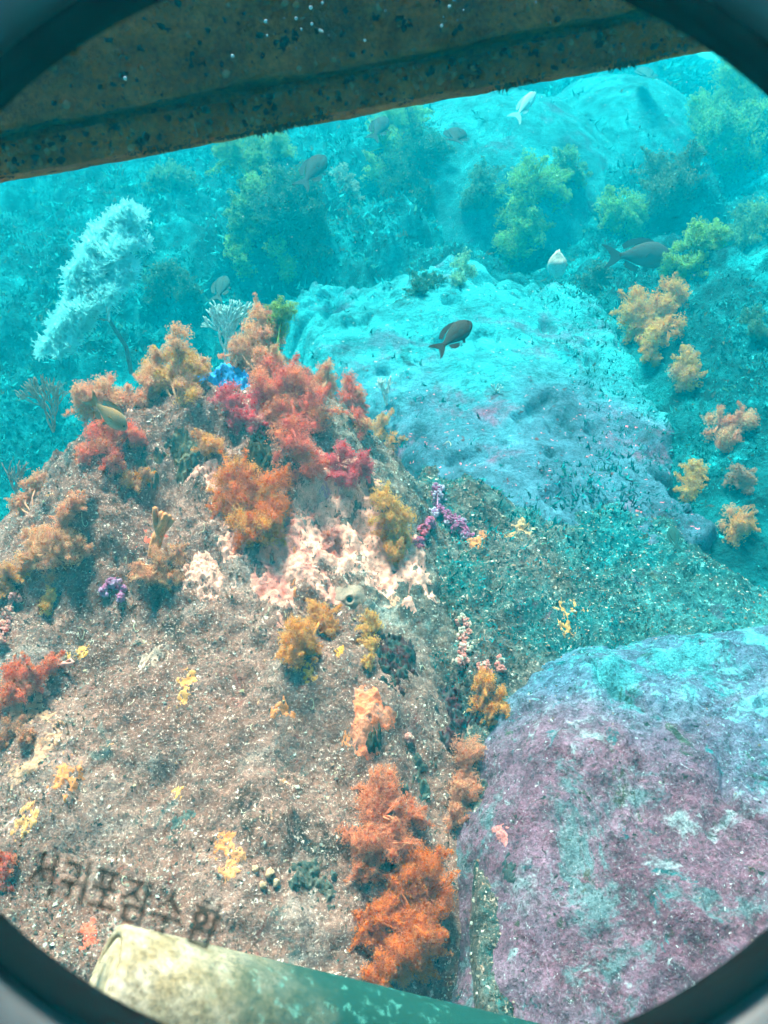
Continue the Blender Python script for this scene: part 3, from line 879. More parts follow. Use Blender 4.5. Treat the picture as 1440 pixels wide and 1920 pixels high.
CORALS = [
    # blobs (x, y, radius), foot, colour, label, extras
    ([(790, 1625, 42), (800, 1680, 48), (765, 1665, 38), (770, 1730, 55), (720, 1715, 34), (688, 1738, 30), (800, 1760, 34), (745, 1790, 44), (720, 1835, 36), (780, 1815, 30)], (770, 1800), ORANGE, "bright orange branching soft coral, the most vivid, at the foot of the crevice", {}),
    ([(712, 1480, 36), (718, 1530, 46), (712, 1580, 48), (668, 1565, 32), (765, 1530, 30), (690, 1625, 30)], (716, 1600), SALMON, "salmon orange soft coral directly behind the brightest orange one", {}),
    ([(872, 1425, 34), (862, 1470, 32), (875, 1505, 28), (850, 1535, 24)], (866, 1500), PALEOR, "pale orange column of soft coral on the edge of the purple rock", {}),
    ([(908, 1285, 24), (935, 1318, 24), (902, 1325, 18), (920, 1345, 13)], (918, 1318), OCHRE, "small golden yellow soft coral where the purple rock begins", {}),
    ([(600, 1160, 30), (560, 1200, 34), (618, 1182, 18), (548, 1238, 22), (582, 1225, 20)], (585, 1195), OCHRE, "golden soft coral below the grey tube opening", {}),
    ([(690, 1172, 22), (693, 1208, 17), (690, 1240, 12)], (692, 1210), YELLOW, "slim yellow soft coral beside the dark maroon sponge", {}),
    ([(732, 960, 32), (745, 1000, 28), (742, 1035, 20)], (742, 1020), YELLOW, "yellow soft coral rising out of the pale pink crust", {"second": OCHRE}),
    ([(445, 915, 38), (500, 920, 38), (470, 960, 42), (505, 975, 32), (425, 950, 22), (470, 1000, 26)], (475, 970), ORANGE, "broad orange soft coral in the middle of the brown rock", {"second": OCHRE}),
    ([(515, 715, 38), (550, 745, 42), (590, 770, 34), (540, 790, 32), (555, 830, 34), (578, 870, 26)], (555, 800), RED, "tall red soft coral just below the crest of the brown rock", {"second": SALMON}),
    ([(432, 752, 22), (448, 782, 18)], (445, 770), CRIMSON, "small crimson soft coral below the left shoulder of the crest", {}),
    ([(492, 765, 24), (484, 796, 17), (470, 780, 14)], (488, 785), CRIMSON, "pinkish crimson soft coral between its crimson neighbour and the tall red one", {"second": PINK}),
    ([(658, 742, 24), (662, 775, 28), (675, 800, 20)], (665, 785), RED, "red soft coral with a pale tip right of the tall red one", {"second": TAN}),
    ([(638, 868, 24), (675, 876, 20), (650, 898, 18)], (652, 882), CRIMSON, "deep red soft coral just above the pale pink crust", {}),
    ([(718, 800, 22), (735, 832, 16)], (725, 815), OCHRE, "little tan soft coral at the outer edge of the brown rock", {"second": TAN}),
    ([(488, 600, 24), (492, 640, 34), (450, 662, 24), (505, 680, 22)], (490, 705), TAN, "tan soft coral crowning the peak of the brown rock", {"second": PALEOR}),
    ([(530, 578, 17), (522, 606, 18), (512, 630, 14)], (515, 715), GREEN, "green yellow soft coral behind the one on the peak", {}),
    ([(335, 655, 26), (292, 685, 25), (365, 690, 26), (305, 718, 28), (350, 735, 24)], (335, 760), TAN, "wide yellowish soft coral along the crest of the brown rock", {"second": YELLOW}),
    ([(165, 755, 26), (205, 745, 28), (250, 755, 26), (275, 725, 18)], (235, 795), PALEOR, "tan soft coral behind the brown fish", {"second": TAN}),
    ([(200, 828, 32), (240, 815, 24), (165, 855, 20), (212, 868, 20)], (215, 850), RED, "dusty red soft coral just below the brown fish", {"second": SALMON}),
    ([(65, 1010, 22), (100, 1040, 34), (140, 1030, 24), (60, 1045, 22)], (105, 1055), TAN, "tan soft coral at the left end of the brown rock", {"second": PALEOR}),
    ([(128, 955, 18), (146, 938, 13), (116, 985, 16)], (125, 1005), PALEOR, "small reddish tan soft coral standing above the tan one at left", {}),
    ([(10, 1080, 26), (38, 1078, 14), (5, 1110, 18)], (12, 1100), TAN, "tan soft coral cut by the left edge of the view", {"second": OCHRE}),
    ([(296, 1070, 30), (330, 1042, 16), (270, 1078, 18), (322, 1085, 16)], (300, 1082), TAN, "tan soft coral right of the lilac arch", {"second": PALEOR}),
    ([(92, 1122, 14), (90, 1142, 13)], (92, 1140), YELLOW, "little yellow tuft of soft coral below the left tan one", {}),
    ([(22, 1290, 32), (58, 1265, 30), (95, 1248, 20), (35, 1262, 20)], (48, 1285), (.92, .16, .06), "lumpy scarlet soft coral beside a tiny pink worm, at the left", {"second": SALMON, "lobes": 20}),
    ([(28, 1360, 22), (50, 1385, 16), (10, 1390, 18)], (28, 1380), BROWN, "dull pinkish soft coral low under the scarlet one", {"second": PALEOR}),
    ([(6, 1625, 20), (4, 1660, 16)], (6, 1645), RED, "red soft coral at the left edge, just above the window rim", {"second": SALMON}),
    ([(1185, 578, 24), (1228, 590, 28), (1262, 558, 24), (1225, 640, 26), (1200, 615, 24), (1250, 615, 24), (1215, 605, 26), (1222, 675, 14)], (1225, 640), OCHRE, "tall yellow soft coral on the far side, below the large dark fish", {"second": YELLOW}),
    ([(1283, 685, 24), (1293, 712, 18)], (1288, 705), YELLOW, "pale yellow soft coral just under the tall yellow one", {"second": TAN}),
    ([(1348, 798, 26), (1395, 792, 22), (1365, 830, 20)], (1368, 825), SALMON, "orange brown soft coral near the right edge", {"second": TAN}),
    ([(1302, 885, 17), (1296, 915, 22)], (1298, 920), YELLOW, "pale yellow cone of soft coral left of a brown patch", {}),
    ([(1372, 985, 26), (1392, 985, 18)], (1375, 1000), OCHRE, "round ochre soft coral low at the right edge", {"second": TAN}),
    ([(1385, 890, 20), (1405, 910, 14)], (1390, 905), BROWN, "dull brown soft coral between the orange and the ochre ones at right", {}),
    ([(1000, 342, 28), (962, 368, 25), (1032, 352, 22)], (1000, 380), GREEN, "green soft coral on the slope below the pale dome", {}),
    ([(985, 432, 24), (960, 468, 22), (1000, 415, 16)], (980, 460), GREEN, "drooping green soft coral left of the drifting pale blob", {}),
    ([(870, 505, 20), (856, 530, 13)], (865, 530), (.25, .46, .30), "small pale green soft coral on top of the pale slab", {}),
    ([(1165, 395, 27), (1186, 425, 22), (1148, 410, 15)], (1170, 430), GREEN, "green soft coral just above the tail of the large dark fish", {}),
    ([(1300, 462, 28), (1332, 440, 20), (1272, 498, 22), (1310, 500, 18)], (1295, 500), GREEN, "green soft coral behind the head of the large dark fish", {}),
    ([(1340, 215, 32), (1392, 172, 32), (1410, 250, 34), (1368, 280, 30), (1320, 262, 25), (1380, 225, 28)], (1375, 285), (.22, .36, .11), "large green soft coral by the upper right of the window", {"lobes": 20}),
    ([(748, 232, 28), (722, 275, 24), (702, 318, 18), (780, 215, 20)], (740, 300), (.24, .38, .12), "upright green soft coral close under the middle of the beam", {}),
    ([(792, 285, 34), (765, 340, 30), (780, 380, 24)], (780, 370), DARKG, "dark bushy soft coral in shade left of the pale dome", {}),  # shade put into the colour as a darker green
    ([(440, 290, 25), (482, 308, 28), (522, 285, 22), (500, 345, 22)], (485, 350), (.24, .38, .11), "spreading green soft coral under the left half of the beam", {}),
    ([(560, 362, 32), (540, 415, 32), (580, 410, 25), (510, 400, 22)], (550, 430), DARKG, "dark green bush of soft coral behind the diving dark fish", {}),
    ([(455, 488, 20), (440, 460, 16)], (450, 500), GREEN, "small green soft coral above the pale sea fan", {}),
    ([(525, 475, 20), (537, 508, 17)], (532, 520), GREEN, "small green soft coral at the upper corner of the pale slab", {}),
    ([(1240, 325, 24), (1292, 308, 22), (1250, 365, 25), (1275, 345, 20)], (1262, 380), (.10, .13, .06), "brownish weedy soft coral on the upright rock", {}),
    ([(615, 705, 18), (600, 725, 20)], (605, 735), TAN, "small tan soft coral on the ridge right of the peak", {"second": SALMON}),
    ([(395, 840, 18), (375, 825, 14)], (388, 845), OCHRE, "small ochre soft coral up left of the broad orange one", {"second": TAN}),
    ([(625, 1010, 15), (612, 1030, 12)], (620, 1025), PINK, "small pink soft coral in the middle of the pale pink crust", {"second": SALMON}),
    ([(470, 400, 24), (455, 430, 20), (490, 380, 18)], (470, 430), (.14, .28, .09), "mid green bush on the shaggy boulder", {}),
    ([(590, 470, 22), (575, 500, 18)], (585, 500), DARKG, "dark bush in the gap above the corner of the slab", {}),
    ([(330, 330, 22), (300, 350, 18)], (320, 360), (.12, .24, .12), "dim bush under the left part of the beam", {}),
    ([(320, 520, 24), (290, 545, 20), (350, 545, 18)], (320, 555), (.06, .14, .08), "dark low bush right of the white feathery coral", {}),
    ([(1060, 310, 18), (1080, 330, 14)], (1068, 335), (.16, .30, .10), "small green bush on the pale sandy hump", {}),
    ([(905, 345, 20), (890, 375, 18)], (898, 375), (.10, .20, .12), "dim bush at the foot of the pale dome", {}),
    ([(1415, 420, 24), (1400, 450, 20)], (1410, 460), (.20, .30, .12), "dim green bush at the right edge above the yellow corals", {}),
    ([(1405, 600, 18), (1420, 620, 14)], (1410, 620), (.08, .20, .12), "dark tuft at the right edge level with the tall yellow coral", {}),
    ([(1130, 520, 20), (1105, 535, 16)], (1120, 540), (.04, .12, .08), "dark tuft in the hollow under the large dark fish", {}),
    ([(48, 925, 16), (70, 905, 14), (35, 950, 14)], (60, 965), PALEOR, "hazy tan soft coral at the far left end of the ridge", {"second": TAN}),
    ([(250, 905, 16), (270, 890, 13)], (258, 910), TAN, "small tan tuft of soft coral above the orange finger sponge", {"second": OCHRE}),
    ([(640, 345, 18), (655, 368, 14)], (645, 370), (.30, .36, .30), "little grey soft coral right of the diving dark fish", {}),
    ([(800, 530, 22), (780, 548, 16)], (795, 545), DARKG, "dark tuft beside the small pale green coral on the slab", {}),
]
for blobs, base, colour, label, kw in CORALS:
    kw = dict(kw)
    if base[1] < 470:
        blobs = [(x, y, r * 1.22) for x, y, r in blobs]
    if base[1] > 1100: kw.setdefault("size_px", 3.9)
    if base[1] < 560: kw.setdefault("size_px", 4.2)
    soft_coral(blobs, base, colour, label, **kw)

BEADED = [
    ([(870, 1165, 12), (868, 1190, 14), (872, 1215, 15), (866, 1240, 12)], (870, 1210), PINK, (.85, .75, .62), "beaded pink column coral above the golden yellow one"),
    ([(905, 1243, 12), (912, 1258, 9)], (907, 1252), PINK, (.8, .7, .6), "short beaded pink coral touching the golden yellow one"),
    ([(936, 1238, 8), (938, 1252, 8)], (937, 1248), PINK, (.8, .7, .6), "smallest beaded pink coral beside the golden yellow one"),
    ([(822, 915, 9), (821, 935, 12), (820, 960, 14)], (821, 955), LILAC, (.75, .6, .75), "lilac cone coral standing upright right of the yellow soft coral"),
    ([(808, 980, 9), (796, 998, 11), (784, 1018, 9)], (796, 1005), LILAC, (.8, .2, .3), "leaning lilac coral with a red foot below the upright lilac cone"),
    ([(848, 975, 13), (862, 990, 14), (875, 1005, 11)], (860, 995), LILAC, (.75, .6, .75), "lilac coral sloping away right of the upright lilac cone"),
    ([(196, 1108, 9), (205, 1095, 9), (218, 1093, 9), (228, 1105, 8), (226, 1120, 7)], (212, 1108), LILAC, (.75, .45, .65), "small lilac arch of coral on the bare brown rock"),
    ([(26, 1122, 13), (14, 1148, 14), (6, 1175, 14), (4, 1200, 12)], (12, 1165), PINK, (.85, .5, .4), "pale pink beaded coral climbing the left edge"),
    ([(768, 1385, 8)], (768, 1385), PINK, (.9, .6, .5), "tiny pink coral right of the flat orange sponge"),
]
for blobs, base, colour, second, label in BEADED:
    soft_coral([(x, y, r * 1.25) for x, y, r in blobs], base, colour, label, size_px=4.0, lobes=9, second=second, name="beaded_coral", beads=True, group="beaded corals", spread=.6)

# ------------------------------------------------------------------ encrusting sponges
def crust(blobs, colour, label, name="crust_sponge", cat="sponge", group="encrusting sponges", thick=.012, rough=.22, second=None, freq=None, mat="crust", ragged=.85):
    """a skin that follows the rock: blobs (x, y, radius) in pixels give its ragged outline"""
    P, R = [], []
    for px, py, rp in blobs:
        h, d = hit(px, py)
        P.append(h); R.append(rp * d / FPX)
    P, R = np.array(P), np.array(R)
    ext = R.max() * 2.6
    x0, x1 = P[:, 0].min() - ext, P[:, 0].max() + ext
    y0, y1 = P[:, 1].min() - ext * 1.5, P[:, 1].max() + ext * 1.5
    step = max(.0022, R.max() / 22)
    X, Y = np.meshgrid(np.arange(x0, x1, step), np.arange(y0, y1, step * 1.2))
    Z = ground(X, Y)
    f = freq or .95 / R.mean()
    msk = np.full(X.shape, -9.0)
    for p, r in zip(P, R):
        # distance measured across the line of sight so that steep and flat rock read alike
        msk = np.maximum(msk, 1 - np.sqrt((X - p[0]) ** 2 + .45 * (Y - p[1]) ** 2 + .8 * (Z - p[2]) ** 2) / r)
    sd = int(abs(P[0, 0] * 971 + P[0, 1] * 577)) + 3
    msk = msk + ragged * fbm(X, Y, f=f, octaves=4, seed=sd, gain=.62)
    holes = fbm(X, Y, f=f * 2.4, octaves=2, seed=sd + 4)
    msk = np.where(holes > .80, -1, msk)
    lump = 1 + rough * fbm(X, Y, f=f * 2.2, octaves=3, seed=sd + 9)
    Zc = Z + np.where(msk > 0, thick * np.clip(msk / .45, 0, 1) ** .7 * lump, -.003)
    F = grid_faces(*X.shape)
    F = F[(msk.ravel()[F] > -.0).any(1)]
    if len(F) == 0: return
    used, inv = np.unique(F, return_inverse=True)
    V = np.stack([X, Y, Zc], -1).reshape(-1, 3)[used]
    c = np.broadcast_to(np.array(colour, float), (len(V), 3)).copy()
    if second is not None:
        k = sstep(-.15, .35, fbm(V[:, 0], V[:, 1], f=f * 1.6, octaves=3, seed=sd + 13))[:, None]
        c = c * (1 - k) + np.array(second) * k
    m = Mesh(); m.add(V, inv.reshape(F.shape), np.clip(c, .005, .95))
    o = P.mean(0)
    return tag(m.build(name, MAT[mat], origin=o), label, cat, group)

PEACH, ROSE = (.95, .42, .31), (.88, .29, .22)
crust([(690, 1330, 34), (680, 1375, 34), (715, 1345, 26), (700, 1395, 22)], (.88, .20, .085), "flat salmon red sponge patch below the maroon sponge", thick=.004, ragged=.38, second=(.80, .24, .13))
crust([(640, 935, 66), (655, 985, 64), (605, 1000, 54), (595, 955, 48)], PEACH, "pale pink crust left of the yellow soft coral", thick=.0045, ragged=.42, second=(.80, .36, .27))
crust([(705, 1030, 60), (752, 1058, 56), (685, 1005, 36), (790, 1075, 26)], PEACH, "pale pink crust under the yellow soft coral", thick=.0045, ragged=.42)
crust([(560, 1050, 54), (528, 1075, 44), (590, 1085, 32)], ROSE, "rose crust above the golden coral, left of the grey tube", thick=.005, second=PEACH)
crust([(385, 1080, 24), (410, 1085, 18), (365, 1075, 14)], PEACH, "narrow pink crust right of a tan soft coral", thick=.004)
crust([(440, 1020, 18), (425, 1010, 12)], PEACH, "little pink crust right under the broad orange soft coral", thick=.004)
crust([(560, 985, 30), (580, 960, 22)], ROSE, "rose crust beside the broad orange soft coral", thick=.004, second=(.35, .22, .18))
crust([(388, 882, 22), (400, 905, 14)], PEACH, "dusty pink crust left above the broad orange soft coral", thick=.004, second=(.80, .36, .27))
crust([(630, 905, 18), (612, 925, 12)], (.6, .22, .26), "mauve crust under the deep red soft coral", thick=.004)
crust([(375, 712, 18), (405, 708, 22), (435, 708, 22), (458, 714, 16)], (.05, .34, .75), "bright blue patch along the crest of the rock, standing in for a reflection", thick=.012, ragged=.4)  # a reflection, put in as a blue crust on the rock
YEL = (.80, .25, .08)
for blobs, col, lab in [
    ([(120, 1450, 20), (135, 1470, 14)], YEL, "yellow crust patch on bare rock, above the printed letters at left"),
    ([(45, 1535, 17), (30, 1545, 10)], (.85, .36, .12), "orange crust patch left of the letters, near the rim"),
    ([(415, 1580, 14), (430, 1570, 9)], YEL, "yellow crust patch above the end of the letters"),
    ([(355, 1278, 13), (345, 1305, 9)], (.8, .34, .10), "small orange crust in the middle of the bare rock"),
    ([(335, 1485, 9)], (.85, .38, .10), "tiny orange crust on the grey lower rock"),
    ([(535, 1328, 13), (520, 1335, 9)], YEL, "yellow crust left of the flat salmon sponge"),
    ([(555, 1110, 13), (550, 1095, 9)], YEL, "yellow crust above the golden soft coral"),
    ([(545, 1022, 12)], (.80, .28, .10), "yellow crust between two rose crusts"),
    ([(648, 1392, 11)], YEL, "yellow crust touching the lower edge of the flat salmon sponge"),
    ([(172, 1752, 14), (165, 1740, 9)], (.75, .14, .08), "red crust near the end of the pale pipe"),
    ([(285, 1012, 13), (298, 1008, 9)], (.70, .12, .07), "red crust left of the orange finger sponge"),
    ([(640, 1222, 7)], (.85, .36, .05), "tiny bright yellow spot right of the golden soft coral"),
    ([(580, 1262, 9)], (.85, .34, .05), "bright yellow knob at the foot of the golden soft coral"),
    ([(435, 1622, 15), (445, 1610, 10)], (.8, .30, .12), "orange crust right above the last letter"),
    ([(150, 1225, 11), (140, 1230, 8)], (.85, .40, .10), "orange crust by the pink worm of the scarlet coral"),
    ([(895, 1015, 11), (905, 1000, 7)], YEL, "yellow crust right of the lilac corals"),
    ([(1060, 1155, 15), (1080, 1150, 10)], (.8, .36, .10), "orange crust on the rubble bank above the purple rock"),
    ([(980, 990, 14), (965, 1000, 9)], (.65, .34, .16), "faint tan crust at the foot of the slab ledge"),
    ([(700, 1085, 10)], PEACH, "small pink crust right of the grey tube"),
    ([(735, 1130, 9)], (.85, .40, .26), "salmon spot below the pink crust on the rubble"),
    ([(935, 1555, 10), (945, 1570, 7)], (.75, .22, .20), "pinkish red crust on the near edge of the purple rock"),
    ([(60, 1330, 22), (30, 1335, 14), (85, 1350, 12)], (.62, .30, .18), "dull pink crust under the scarlet coral"),
    ([(75, 1420, 26), (40, 1440, 20)], (.60, .28, .17), "dull rosy crust low at the left edge"),
    ([(265, 1240, 18), (300, 1225, 16)], (.55, .34, .26), "dusty pink crust over the crack in the rock"),
]:
    crust(blobs, col, lab, thick=.0022, ragged=.95)
# dark sponges, weed and one painted dark gap
for blobs, col, sec, lab, th in [
    ([(735, 1225, 26), (745, 1255, 24), (755, 1215, 18), (725, 1250, 14)], (.070, .016, .016), (.05, .06, .05), "dark maroon sponge beside the slim yellow coral", .014),
    ([(845, 1325, 24), (860, 1350, 26), (830, 1310, 14), (850, 1380, 20)], (.085, .016, .022), (.06, .05, .05), "large dark maroon sponge left of the golden yellow coral", .014),
    ([(695, 1393, 16), (708, 1388, 10)], (.055, .042, .02), None, "little dark olive sponge at the foot of the flat salmon one", .02),
    ([(330, 845, 26), (300, 865, 24), (355, 880, 18)], (.045, .04, .03), (.16, .13, .08), "blackish crust left of the broad orange coral", .012),
    ([(490, 855, 24), (475, 875, 18)], (.05, .04, .022), (.10, .07, .03), "dark brown patch painting the gap above the broad orange coral", .014),  # dark gap between growths, painted as a brown skin
    ([(585, 1640, 24), (560, 1650, 15), (610, 1665, 15)], (.09, .09, .07), (.16, .13, .10), "dark weed patch left of the brightest orange coral", .010),
    ([(335, 1545, 15), (350, 1530, 11)], (.14, .15, .13), None, "grey green film in the middle of the lower rock", .004),
    ([(775, 1465, 22), (790, 1480, 15)], (.08, .10, .08), (.12, .10, .07), "dark weed between the salmon coral and the pale orange column", .012),
    ([(960, 1640, 15), (950, 1625, 10)], (.05, .06, .06), None, "dark spot on the purple rock right of the brightest coral", .006),
]:
    crust(blobs, col, lab, group="dark sponges and weed", thick=th, rough=.6, second=sec, freq=None)

# ------------------------------------------------------------------ sea fans, white bush, fingers
def perp(axis):
    return axis / (np.linalg.norm(axis) + 1e-12)

def fan(base_px, tip_px, width_px, colour, label, levels=5, thick=1.0, lift=.05, curl=.35, seed=1, spread=34, depth=None, lean=0.0):
    rs = np.random.default_rng(seed)
    bp, bd = hit(*base_px)
    if depth: bd = depth; bp = at(*base_px, depth)
    top = at(tip_px[0], tip_px[1], bd - lift)
    root = thing("sea_fan", tuple(bp), label, "sea fan", "sea fans and twigs")
    m = Mesh()
    axis = top - bp; H = np.linalg.norm(axis); axis /= H
    side = perp(np.cross(axis, FWD))
    out = np.cross(side, axis)
    def grow(p, ang, ln, r, lev, bend):
        pts = [p]
        a = ang
        for k in range(4):
            a += bend * rs.uniform(.3, 1.0) * .22
            d = math.cos(a) * axis + math.sin(a) * side + out * rs.normal(0, .10)
            pts.append(pts[-1] + d * ln / 4)
        tube(m, pts, np.linspace(r, r * .72, 5), 5, np.array(colour) * rs.uniform(.8, 1.15))
        if lev <= 0: return
        n = 2 if rs.uniform() < .45 else 3
        for k in range(n):
            t = (k - (n - 1) / 2) * rad(spread) + rs.normal(0, .12)
            j = -1 if rs.uniform() < .7 else -2
            grow(pts[j], a + t, ln * rs.uniform(.68, .92), r * .78, lev - 1, -np.sign(t + 1e-6) * curl * 3)
    l0 = H / sum(.8 ** k for k in range(levels + 1)) * 1.05
    w = width_px / FPX * bd
    for s in (-.55, 0.0, .55):
        grow(bp, s * w / H + lean, l0, .008 * thick * bd / 4, levels - 1, -s)
    m.build("branches", MAT["flesh"], root, origin=bp)
    return root
fan((425, 690), (430, 560), 70, (.42, .62, .58), "pale teal sea fan with thick curved fingers behind the crest", levels=5, thick=1.35, seed=4, spread=30, depth=3.5)
fan((100, 810), (85, 700), 80, (.28, .20, .14), "dark branching sea fan in the hollow at left", levels=5, thick=.8, seed=8, spread=42, depth=3.6)
fan((35, 960), (25, 850), 40, (.30, .20, .16), "thin brown twig at the left edge in the hollow", levels=3, thick=.7, seed=12, spread=40, depth=3.3)
fan((130, 935), (112, 870), 30, (.30, .22, .17), "thin brown twig standing left of the dusty red coral", levels=3, thick=.6, seed=15, spread=40, depth=3.1)
fan((725, 760), (720, 700), 36, (.75, .75, .68), "small white branching twig right of the red corals", levels=3, thick=.7, seed=21, spread=46)
fan((930, 735), (935, 715), 30, (.72, .80, .76), "tiny white tuft on the pale slab below the small dark fish", levels=2, thick=.6, seed=23, spread=50)
fan((285, 1040), (320, 945), 60, (.75, .27, .11), "orange brown finger sponge forking on the brown rock", levels=2, thick=3.4, seed=31, spread=46, lift=.09)

def white_bush():
    """a feathery white black-coral bush on a bare dark stem"""
    D = 4.3
    bp, bd = hit(245, 700)
    base = at(247, 700, D)
    root = thing("feathery_coral", tuple(base), "large feathery white coral bush on a thin bare stem", "coral")
    st = Mesh()
    fork = at(205, 600, D)
    tube(st, [base, at(236, 650, D), fork], [.014, .012, .010], 6, (.10, .12, .11))
    tube(st, [fork, at(185, 598, D), at(160, 592, D - .02), at(148, 586, D)], [.008, .007, .006, .004], 6, (.18, .24, .22))
    spines = [
        [(205, 600), (195, 560), (180, 510), (175, 470), (200, 430), (235, 400), (262, 392)],
        [(190, 560), (165, 540), (145, 560), (120, 600), (100, 640), (90, 660)],
        [(178, 510), (160, 500), (150, 520), (138, 560), (120, 590)],
        [(175, 470), (170, 455), (160, 490), (145, 530)],
        [(200, 440), (190, 440), (175, 460), (165, 490)],
        [(180, 480), (215, 465), (250, 458), (275, 462)],
        [(185, 500), (215, 490), (240, 500), (252, 510)],
        [(190, 530), (205, 520), (225, 515), (240, 525)],
        [(195, 560), (170, 590), (150, 620), (130, 650)],
        [(235, 405), (250, 410), (258, 425)],
        [(170, 550), (140, 600), (118, 640), (112, 668)],
        [(215, 425), (225, 440), (235, 432)],
        [(160, 590), (150, 575), (130, 585), (108, 618)],
        [(190, 545), (200, 560), (212, 548), (225, 540)],
    ]
    m = Mesh()
    sc = D / FPX
    spines = spines + [[(x + RNG.normal(0, 9), y + RNG.normal(0, 9)) for x, y in sp] for sp in spines for _ in range(2)]
    for k, sp in enumerate(spines):
        pts = np.array([at(x, y, D + RNG.uniform(-.10, .06)) for x, y in sp])
        tt = np.linspace(0, 1, len(pts)); q = np.linspace(0, 1, 34)
        path = np.stack([np.interp(q, tt, pts[:, i]) for i in range(3)], -1)
        tube(st, path, np.linspace(.006, .0025, 34), 5, (.5, .6, .58))
        n = int(len(sp) * 75)
        s = RNG.uniform(.08, 1, n)
        p = np.stack([np.interp(s, q, path[:, i]) for i in range(3)], -1)
        d = RNG.normal(0, 1, (n, 3)); d[:, 2] += .35; d /= np.linalg.norm(d, axis=1, keepdims=True)
        ln = RNG.uniform(8, 28, n) * sc * (1 - .35 * s)
        sub = 7
        bend = RNG.normal(0, .25, (n, 3))
        w0 = 1.25 * sc
        def blade(a, b, wd):
            e = np.cross(b - a, FWD); e /= np.linalg.norm(e, axis=1, keepdims=True) + 1e-9
            V = np.stack([a - e * wd, a + e * wd, b + e * wd * .35, b - e * wd * .35], 1).reshape(-1, 3)
            c = np.repeat(RNG.uniform(.82, .98, len(a)), 4)[:, None] * np.array([[.50, 1.0, 1.0]])
            m.add(V, np.arange(len(V)).reshape(-1, 4), c)
        mid = p + d * ln[:, None] * .5
        tip = mid + (d + bend) * ln[:, None] * .5
        blade(p, mid, w0); blade(mid, tip, w0 * .8)
        for j in range(sub):
            u = RNG.uniform(.2, 1, n)[:, None]
            a = p + (tip - p) * u
            dd = d * .7 + RNG.normal(0, .6, (n, 3)); dd /= np.linalg.norm(dd, axis=1, keepdims=True)
            blade(a, a + dd * (RNG.uniform(3, 7, n) * sc)[:, None], w0 * .55)
    st.build("stem", MAT["flesh"], root, origin=base)
    m.build("plumes", MAT["polyp"], root, origin=base, smooth=False)
white_bush()

